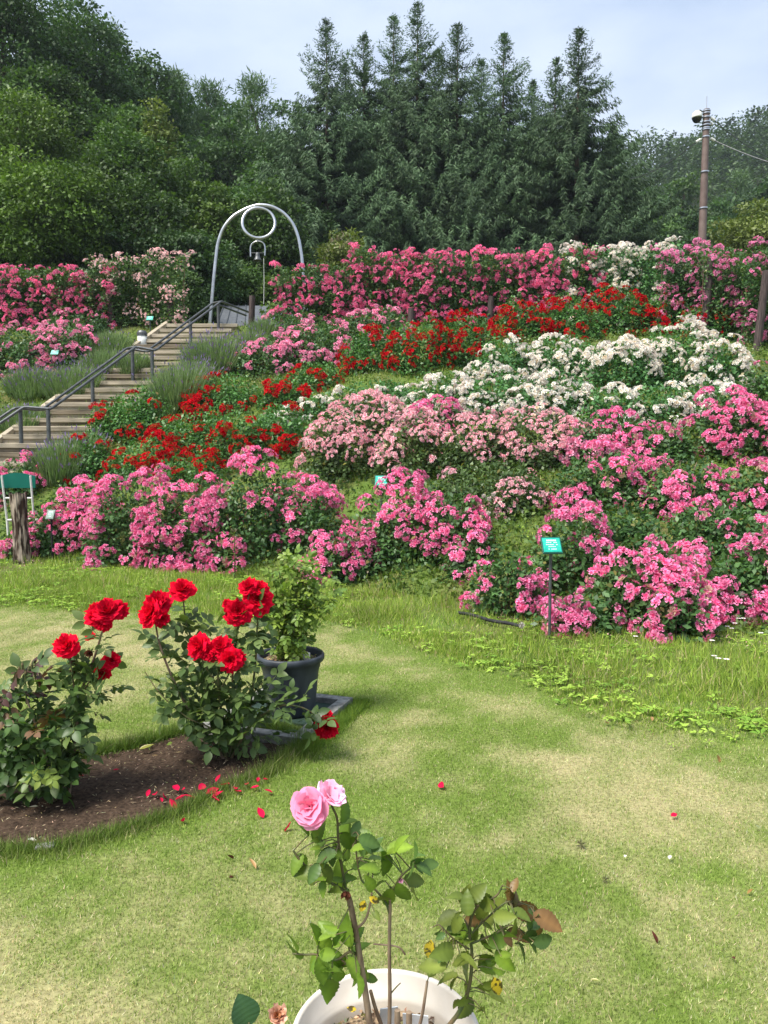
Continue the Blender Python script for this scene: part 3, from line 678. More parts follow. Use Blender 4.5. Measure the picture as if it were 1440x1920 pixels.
# trellis posts
for (px, pt, pxb, Yp, lb) in [
 (208, 566, 207, 19.8, 'dark round post under the end of the rose pink hedge by the stairs'),
 (318, 552, 323, 19.85, 'brown post carrying the blush climbing rose'),
 (473, 555, 471, 20.3, 'dark square-topped post at the stair head where the rail ends'),
 (771, 578, 770, 19.7, 'dark post showing below the pink hedge above the red roses'),
 (921, 556, 916, 19.7, 'dark post in the gap between pink hedge and tall red rose row'),
 (1333, 486, 1318, 18.15, 'leaning grey brown post under the pink tip near the utility pole'),
 (1437, 508, 1418, 17.0, 'thick leaning post at the right border holding the purple pink climber'),
 (640, 520, 640, 20.6, 'dark post buried inside the pink hedge near the arch')]:
    a = P(px, pt, Yp); b = P(pxb, 640, Yp); b[2] = float(H(b[0], Yp))-.2
    m = MB(); m.tube([b, b*.5+a*.5, a], [.085, .082, .078], 12); o = m.build('trellis_post', M['post'], None, False); tag(o, lb, 'post', 'trellis posts')

# ---------------------------------------------------------------- signs
def sign(px, py, w_, h_, gpx, gpy, label, dark=False, Yo=None, yaw=0.0):
    Yd = Yo or G(gpx, gpy)[1]; c = P(px, py, Yd); g = float(H(c[0], Yd)); wm = w_/F*Yd; hm = h_/F*Yd/.72
    t = thing('plant_sign', label, 'sign', (c[0], c[1], g), 'plant name signs', yaw)
    z = c[2]-g; tilt = R(-38); ct, st_ = math.cos(tilt), math.sin(tilt)
    def slab(cx, cy, w2, h2, off, th):
        V = []
        for i in (-1, 1):
            for j in (-1, 1):
                for k2 in (-1, 1):
                    x_ = cx+i*w2/2; yv = cy+j*h2/2; n_ = off+k2*th/2
                    V.append([x_, -yv*st_*1-n_*ct, z+yv*ct-n_*st_])
        return V
    Fb = [[0, 1, 3, 2], [4, 6, 7, 5], [0, 4, 5, 1], [2, 3, 7, 6], [0, 2, 6, 4], [1, 5, 7, 3]]
    m = MB(); m.add(slab(0, 0, wm, hm, 0, .018), Fb); bd = m.build('board', M['signdark'] if dark else M['signdark'], t, bevel=.002)
    m = MB(); m.add(slab(0, 0, wm*.88, hm*.84, .011, .004), Fb); m.build('face', M['signdark'] if dark else M['signteal'], bd)
    m = MB()
    for r_, (yy_, ww, hh) in enumerate([(.26, .5, .10), (.13, .55, .05), (.0, .6, .05), (-.12, .58, .04), (-.27, .42, .05)]):
        nseg = 6
        for s in range(nseg):
            if (s*7+r_*3) % 5 == 4 and r_ not in (0,): continue
            m.add(slab((s-(nseg-1)/2)/nseg*ww*wm, yy_*hm, ww*wm/nseg*.8, hh*hm, .0145, .002), Fb)
    m.build('lettering', M['signtext'], bd)
    m = MB(); m.tube([(0, .02, -.15), (0, .02, z-.01)], .013 if not dark else .016, 8); m.build('stake', M['black'] if dark else M['rail'], t, True)
sign(1034, 1023, 38, 26, 1032, 1200, 'teal name sign on a grey stake beside the lowest pink bush', yaw=.05)
sign(715, 902, 25, 18, 715, 1012, 'teal name sign standing before the pale pink rose mound', yaw=-.05)
sign(95, 965, 15, 15, 108, 1052, 'dark green name sign on a black stake next to the stump', True)
sign(103, 661, 15, 9, 103, 700, 'small teal sign in the light pink roses left of the stairs')
sign(281, 597, 13, 8, 282, 628, 'small teal sign under the blush climbing rose')

# garden light bollard
g = G(267, 652); s_ = g[1]/F
t = thing('garden_light', 'white garden light with a grey cap beside the handrail', 'light', tuple(g))
m = MB(); m.lathe([(0, -.05), (8.5*s_, -.05), (8.5*s_, 22*s_), (0, 22*s_)], 20); m.build('light_body', M['white'], t, True)
m = MB(); m.lathe([(0, 22*s_), (9.5*s_, 22*s_), (9.5*s_, 27*s_), (7*s_, 31*s_), (0, 32*s_)], 20); m.build('cap', M['rail'], t)

# utility pole
UY = 26.0
top = P(1325, 205, UY); bot = P(1316, 470, UY); dv = (bot-top); b = bot+dv*1.15
t = thing('utility_pole', 'tall brown utility pole with a white dome camera at its top', 'pole', (0, 0, 0))
m = MB(); m.tube([b, bot, top], [.145, .13, .098], 16); m.build('pole', M['pole'], t, True)
m = MB(); m.tube([top, P(1325.5, 180, UY)], .012, 6); m.build('lightning_rod', M['chrome'], t)
for py, rr_ in [(208, .118), (212.5, .118), (220, .12), (229, .13), (235, .14), (240, .12), (243, .12), (256.5, .122), (322, .138), (390, .142)]:
    f_ = (py-205)/265; c = top*(1-f_)+bot*f_; m = MB(); m.tube([c-[0, 0, .018], c+[0, 0, .018]], rr_+.006, 14); m.build('band', M['chrome'], t, True)
dc = P(1307, 218, UY); m = MB(); m.lathe([(0, .17), (.07, .16), (.15, .09), (.165, -.02), (.165, -.06), (0, -.06)], 24); dm = m.build('camera_housing', M['white'], t, True, dc)
m = MB(); m.lathe([(.16, -.06), (.135, -.13), (.09, -.19), (0, -.21)], 24); m.build('camera_dome', M['glass'], dm, True)
m = MB(); m.tube([dc+[0, 0, .12], dc+[.08, 0, .2], P(1322, 212, UY)], .02, 8); m.build('camera_bracket', M['rail'], t)
def ins(a, b_, lb='insulator'):
    m = MB(); m.tube([a, b_], .012, 6)
    for s in (.55, .75, .95):
        c = a*(1-s)+b_*s; d = (b_-a)/np.linalg.norm(b_-a)*.03; m.tube([c-d, c+d], .045, 10)
    m.build(lb, M['white'], t)
l0, l1 = P(1318.5, 258, UY), P(1306, 266, UY); r0, r1 = P(1329, 257, UY), P(1339, 263, UY); ins(l0, l1); ins(r0, r1); ins(P(1328, 218, UY), P(1339, 225, UY)); ins(P(1328, 229, UY), P(1335, 233, UY))
def cable(a, b_, sag, label):
    pts = [a*(1-s)+b_*s-np.array([0, 0, sag*4*s*(1-s)]) for s in np.linspace(0, 1, 24)]
    m = MB(); m.tube(pts, .016, 5); o = m.build('overhead_cable', M['rail']); tag(o, label, 'cable')
cable(l1, P(1180, 336, 34), .2, 'thin overhead cable sloping down from the pole to the spruces')
cable(r1, P(1500, 320, 23), .08, 'pale overhead cable running from the pole out at the right border')
cable(P(1339, 225, UY), P(1500, 310, 30), .3, 'faint upper cable leaving the pole just below its top')

# ---------------------------------------------------------------- chair and stump
CY = 11.55; s_ = CY/F
t = thing('garden_chair', 'white framed chair with a green back panel behind the stump', 'chair', (0, 0, 0))
def cpt(px, py, dy=0): return P(px, py, CY+dy)
gz = float(H(-5.6, CY))
pb = []
for i, s in enumerate(np.linspace(0, 1, 15)):
    px_ = -4+s*70; yt = 893-6.5*math.sin(math.pi*s); pb.append((cpt(px_, yt, .05), cpt(px_, 915, .05)))
m = MB(); V = np.array([p for pr in pb for p in pr]); V = np.vstack([V, V+[0, .02, 0]]); n = 15; Fc = []
for i in range(n-1):
    a, b_, c, d = 2*i, 2*i+1, 2*i+3, 2*i+2; o2 = 2*n
    Fc += [[a, b_, c, d], [a+o2, d+o2, c+o2, b_+o2], [a, d, d+o2, a+o2], [b_, b_+o2, c+o2, c]]
Fc += [[0, 2*n, 2*n+1, 1], [2*n-2, 2*n-1, 4*n-1, 4*n-2]]
m.add(V, Fc); m.build('back_panel', M['green'], t)
for (xa, xb) in ((3, 13), (57, 64)):
    a, b_ = cpt(xa, 892, -.02), cpt(xb, 975, .06); f_ = b_+(b_-a)*.0; f_ = np.array([b_[0]+.02, b_[1]+.0, float(H(b_[0], CY))-.03])
    m = MB(); m.tube([a, b_], .016, 8); m.tube([b_, f_], .016, 8); m.build('frame', M['white'], t)
m = MB(); m.tube([cpt(8, 934, .02), cpt(60, 934, .02)], .014, 8); m.build('crossbar', M['white'], t)
m = MB(); m.tube([cpt(13, 975, .06), cpt(64, 975, .06)], .016, 8); m.build('crossbar', M['white'], t)
m = MB(); a, b_, = cpt(13, 976, .06), cpt(62, 976, .06); m.box((a+b_)/2+[0, .22, -.01], (b_[0]-a[0], .40, .02)); m.build('seat', M['white'], t, bevel=.008)
for px_ in (14, 62):
    a = cpt(px_, 978, .42); m = MB(); m.tube([a, (a[0], a[1]+.04, float(H(a[0], a[1]))-.05)], .016, 8); m.build('leg', M['white'], t)
    pass
# stump: split grey log standing on end
g0 = P(42, 1036, 10.95); gz = float(H(g0[0], g0[1])); s_ = g0[1]/F; hh = P(42, 926, g0[1])[2]-gz
n, k2 = 40, 22; a = np.linspace(0, 2*np.pi, n, endpoint=False); V = []
for j, t_ in enumerate(np.linspace(0, 1, k2)):
    base = (15.5-2.0*math.sin(t_*3)+1.5*(1-t_)**2)*s_
    rr_ = base*(1+.10*noise3(np.stack([np.cos(a)*2.2, np.sin(a)*2.2, np.full(n, t_*1.2)], -1), 1.3)+.05*noise3(np.stack([np.cos(a)*6, np.sin(a)*6, np.full(n, t_*2.)], -1), 1.5, 3))
    zz = -.08+(hh+.08)*t_ + (0 if j < k2-1 else 1)*.03*noise3(np.stack([np.cos(a), np.sin(a), a*0], -1), 2, 5)
    V.append(np.stack([np.cos(a)*rr_-5*s_*t_, np.sin(a)*rr_, zz*np.ones(n)], -1))
V = np.vstack(V+[np.array([[-5*s_, 0, hh-.04]])]); Fc = [[j*n+i, j*n+(i+1) % n, (j+1)*n+(i+1) % n, (j+1)*n+i] for j in range(k2-1) for i in range(n)]
m = MB(); m.add(V, Fc); m.add(np.vstack([V[(k2-1)*n:]]), [[i, (i+1) % n, n] for i in range(n)])
o = m.build('tree_stump', M['stump'], None, False, (g0[0], g0[1], gz)); tag(o, 'split weathered grey log standing upright before the chair', 'stump')

# black hose in the grass
m = MB(); hp = [G(a, b) for a, b in [(860, 1160), (880, 1163), (898, 1168), (915, 1174), (935, 1178), (952, 1180), (975, 1186)]]
m.tube(smooth_path(np.array([p+[0, 0, .055] for p in hp]), 4), .016, 8); o = m.build('garden_hose', M['black'], None, True); tag(o, 'black hose lying at the edge of the rough grass', 'hose')
# ---------------------------------------------------------------- shrub roses
def small_flower(r, cin, cout, k, rings=((6, 1.0, 12), (6, .80, 38), (5, .52, 62)), tilt=0):
    V, Fc, Cc = [], [], []; nv = 0
    for ri, (n, rr, up) in enumerate(rings):
        for i in range(n):
            a = 6.283*i/n+ri*.5+k.normal()*.12; u = R(up+k.normal()*8); w_ = rr*math.pi/n*1.25; q = rr*(1+k.normal()*.08)
            ca, sa = math.cos(a), math.sin(a)
            def pt(rad, side, hh): x_ = ca*rad-sa*side; y_ = sa*rad+ca*side; return [x_*r, y_*r, hh*r]
            ru, hu = q*math.cos(u), q*math.sin(u)
            V += [pt(.08, -.06, .05), pt(.08, .06, .05), pt(ru, w_*.55, hu+.06), pt(ru*1.05+.02, 0, hu-.05), pt(ru, -w_*.55, hu+.06), pt(ru*.6, 0, hu*.45-.02)]
            Fc += [[nv, nv+1, nv+2, nv+5], [nv, nv+5, nv+4, nv], ]
            Fc[-1] = [nv+5, nv+4, nv, nv+5]
            Fc[-1] = [nv, nv+5, nv+4, nv+4]
            Fc.pop(); Fc.append([nv+5, nv+2, nv+3, nv+4])
            f = min(1, max(0, (1-ri/2.2)+k.normal()*.15)); c = np.array(cin)*(1-f)+np.array(cout)*f
            Cc += [c*.9, c*.9, c*1.04, c*1.06, c*1.04, c]; nv += 6
    return np.array(V), np.array(Fc), np.clip(np.array(Cc), 0, 1)
def cluster_mesh(name, nfl, fr, spread, cin, cout, seed, up=.5, wilt=None, squash=.6, rings=None):
    k = np.random.default_rng(seed); VV, FF, CC = [], [], []; nv = 0
    th = k.uniform(0, 6.283, nfl)
    for i in range(nfl):
        q = rdir(1, .2, k)[0]; q[2] = abs(q[2]); q = q*np.array([1, 1, squash])*spread*(k.uniform(.35, 1)**.5)
        ci, co = cin, cout
        b = 1+k.normal()*.10; ci = np.array(ci)*b; co = np.array(co)*b
        if wilt is not None and k.uniform() < .06: ci = co = np.array(wilt)
        V, Fc, c = small_flower(fr*k.uniform(.7, 1.12), ci, co, k, *( (rings,) if rings else ()))
        z = q/np.linalg.norm(q)+np.array([0, 0, up])+k.normal(size=3)*.25; z /= np.linalg.norm(z); x_ = np.cross(z, k.normal(size=3)); x_ /= np.linalg.norm(x_); y_ = np.cross(z, x_)
        V = V @ np.stack([x_, y_, z])+q
        VV.append(V); FF.append(Fc+nv); CC.append(c); nv += len(V)
    return mesh_np(name, np.vstack(VV), np.vstack(FF), M['petal'], np.vstack(CC))
KIND = {
 'hot':   dict(cin=(.80, .065, .27), cout=(.92, .33, .55), n=15, fr=.040, sp=.128, wilt=(.55, .40, .28), leaf=((0.030, 0.078, 0.022), (0.104, 0.208, 0.064)), nl=1.0),
 'deep':  dict(cin=(.74, .075, .25), cout=(.88, .26, .44), n=9, fr=.055, sp=.15, wilt=(.50, .2, .15), leaf=((0.027, 0.065, 0.018), (0.096, 0.176, 0.048)), nl=1.0),
 'soft':  dict(cin=(.78, .15, .33), cout=(.92, .44, .60), n=9, fr=.046, sp=.115, wilt=(.5, .35, .25), leaf=((0.038, 0.088, 0.030), (0.112, 0.208, 0.080)), nl=1.0),
 'pale':  dict(cin=(.82, .30, .37), cout=(.92, .60, .64), n=15, fr=.030, sp=.13, wilt=(.75, .6, .45), leaf=((0.034, 0.068, 0.020), (0.112, 0.176, 0.056)), nl=1.0),
 'blush': dict(cin=(.84, .42, .44), cout=(.93, .74, .70), n=14, fr=.038, sp=.20, wilt=(.8, .7, .6), leaf=((0.034, 0.074, 0.020), (0.112, 0.192, 0.056)), nl=1.0),
 'red':   dict(cin=(.42, .003, .008), cout=(.60, .005, .018), n=12, fr=.044, sp=.145, wilt=(.35, .07, .02), leaf=((0.034, 0.101, 0.024), (0.120, 0.272, 0.072)), nl=.9),
 'white': dict(cin=(.80, .76, .58), cout=(.86, .86, .80), n=14, fr=.040, sp=.13, wilt=(.7, .6, .4), leaf=((0.038, 0.115, 0.034), (0.128, 0.288, 0.096)), nl=1.0),
 'purple':dict(cin=(.62, .08, .28), cout=(.84, .36, .56), n=10, fr=.050, sp=.15, wilt=(.5, .3, .25), leaf=((0.030, 0.078, 0.022), (0.096, 0.192, 0.056)), nl=1.0),
}
for i, (kn, kd) in enumerate(KIND.items()):
    kd['m'] = [cluster_mesh('cluster_'+kn, max(2, int(kd['n']*q)), kd['fr'], kd['sp']*(.75+.25*q), kd['cin'], kd['cout'], 100+i*10+j, .45, kd['wilt']) for j, q in enumerate((1.25, 1, .9, .6, .3))]
NBUSH = [0]
def bush(kind, px, pb, wpx, hpx, cov, label, Yb=None, wall=False, leafd=1.0, name='rose_bush', cat='rose bush', group=None, topbias=.0, dep=None, gap=0.0, clump=1.0, csc=1.0):
    """px: centre column, pb: row of its foot, wpx/hpx: extent in the photo, cov: share of surface in bloom"""
    kd = KIND[kind]; NBUSH[0] += 1; k = np.random.default_rng(500+NBUSH[0]); seed = NBUSH[0]
    if Yb is None: g = G(px, pb); Yf = g[1]
    else: Yf = Yb
    cx = P(px, pb, Yf)[0]; rx = wpx/2/F*Yf*(1.05 if wall else 1.24)
    ry = dep or (min(max(rx*.75, .3), .85) if not wall else .42)
    Yc = Yf+ry*.8; cx = P(px, pb, Yc)[0]; gz = float(H(cx, Yc)); zt = P(px, pb-hpx-(0 if wall else 12), Yc)[2]; h = max(zt-gz, .32)
    t = thing(name, label, cat, (cx, Yc, gz), group)
    # outline: a wobbly dome or wall; surface point for direction (azimuth a, elevation e)
    def surf(n, face=True):
        if wall:
            x_ = k.uniform(-1.1, 1.1, n); z_ = k.uniform(.06, 1, n); f_ = k.uniform(0, 1, n) < .72; y_ = np.where(f_, -1, k.uniform(-1, 1, n)); tp = (~f_) & (k.uniform(0, 1, n) < .6); z_ = np.where(tp, 1, z_)
            w_ = noise3(np.stack([x_*2+seed*3, y_*.5, z_*2], 1), 1.3, seed % 7); w2 = noise3(np.stack([x_*3+seed, y_*0, z_*5], 1), 2.2, 3)
            y_ = y_*(1+.35*w_+.2*w2); z_ = z_*(1+.09*w_+.06*w2*z_); return np.stack([x_*rx, y_*ry, z_*h], 1), np.stack([x_*.25, y_, .25+(z_ > .93)*.9], 1)
        q = k.normal(size=(n, 3)); q /= np.linalg.norm(q, axis=1)[:, None]; q[:, 2] = np.abs(q[:, 2])*(1 if not wall else 1)
        if face: fl = (q[:, 1] > .35) & (k.uniform(0, 1, n) < .75); q[fl, 1] *= -1
        pw = .55 if wall else .80
        s = np.sign(q)*np.abs(q)**pw
        s = s/np.maximum(np.abs(s).max(1)[:, None]**(.6 if wall else .25), .3)
        s /= (1.0 if wall else 1.0)*np.maximum(1, np.linalg.norm(s, axis=1)[:, None]/(1.28 if wall else 1.0))
        wob = 1+.13*noise3(q*1.0+seed*3, 2.1, seed % 7)+.07*noise3(q+seed, 5.5, 3)
        if wall: zz = s[:, 2]*wob
        else: zz = s[:, 2]*wob
        return np.stack([s[:, 0]*rx*wob, s[:, 1]*ry*wob, zz*h], 1), q
    def ground(p): return p[:, 2]+H(cx+p[:, 0], Yc+p[:, 1])-gz
    area = rx*h*2+rx*ry*3.2
    leafs = .052*(1+.03*Yc)
    cov = min(cov*(1.5 if kind == 'white' else 1.6 if wall else 1.25 if kind == 'red' else 1.35), 1.1); csc = csc*(.86 if wall else 1); n = int(min(9500, area*1500*(1.5 if wall else 1)*leafd*kd['nl']/(1+.04*(Yc-6))))+300
    p, q = surf(n); dp = k.uniform(0, 1, n)**1.6; p = p*(1-.55*dp[:, None]*np.array([1, 1, .9]))+k.normal(size=(n, 3))*.02
    p[:, 2] = np.maximum(p[:, 2], .01); p[:, 2] = ground(p)
    nr = q*.7+np.array([0, -.15, .8])+k.normal(size=(n, 3))*.5; xd = k.normal(size=(n, 3))+q*.5; xd[:, 2] -= .15
    tone = np.clip(.5+.28*noise3(p+seed, 3., 1)+k.normal(size=n)*.25, 0, 1.2)
    lc = mixc(*kd['leaf'], tone); yl = k.uniform(0, 1, n) < .04; lc[yl] = jit((.16, .15, .04), yl.sum(), .2, k)
    V, Fc, c = instances(*LEAF1, frames(xd, nr, leafs*k.uniform(.65, 1.25, n)), p, None, lc)
    obj('foliage', mesh_np('foliage', V, Fc, M['leaf'], np.clip(c, 0, 1)), t)
    m = MB()
    for i in range(9 if not wall else 14):
        e, _ = surf(1); e = e[0]; b = np.array([e[0]*.35 if not wall else e[0]*.9, e[1]*.3, 0]); b[2] = float(ground(b[None])[0]); e[2] = float(ground(e[None])[0])
        md = (b+e)/2+np.array([0, 0, .12*h]); m.tube([b-[0, 0, .04], md, e*.93+b*.07], [.010, .008, .004], 5)
    m.build('canes', M['cane'], t)
    # blossom clusters, gathered where the noise is high
    vis = (rx*2)*(h+ry*.9)*(1.0 if not wall else .85)
    csz = (kd['sp']+kd['fr'])*csc; tgt = int(vis*cov*1.35/(csz*csz*1.55)*clump)+3; tgt = min(tgt, 99)
    p, q = surf(tgt*8); keep = (q[:, 1] < .45)|(q[:, 2] > .75); p, q = p[keep], q[keep]
    sc_ = noise3(p+seed*2, 2.6, seed % 5)+.5*noise3(p+seed, 6, 2)+k.normal(size=len(p))*(.6 if not wall else 1.0)+topbias*q[:, 2]*1.2-gap*(q[:, 1] < -.5)*(q[:, 2] < .35)
    cand = np.argsort(-sc_); sel = []
    for i in cand:
        if all(np.sum((p[i]-p[j])**2) > (csz*.58)**2 for j in sel): sel.append(i)
        if len(sel) >= tgt: break
    for i in sel:
        pp = p[i]*1.02; zz = float(ground(pp[None])[0]); zz = max(zz, float(H(cx+pp[0], Yc+pp[1]))-gz+.04)
        mi = k.choice(5, p=[.22, .26, .24, .16, .12]); o = obj('blossom_cluster', kd['m'][mi], t)
        o.location = (pp[0], pp[1], zz)
        nrm = Vector(q[i]*.9+np.array([0, -.35, .55])+k.normal(size=3)*.2).normalized()
        e = nrm.to_track_quat('Z', 'Y').to_euler(); e.rotate_axis('Z', k.uniform(0, 6.28)); o.rotation_euler = e; o.scale = (csc*k.uniform(.8, 1.15),)*3
    return t
GP = 'pink rose bushes along the foot of the slope'; GT = 'climbing roses on the top trellis'; GR = 'small red rose bushes on the slope'
GW = 'white rose bushes on the slope'; GL = 'pale pink shrub roses'; GM = 'pink rose bushes high on the slope'
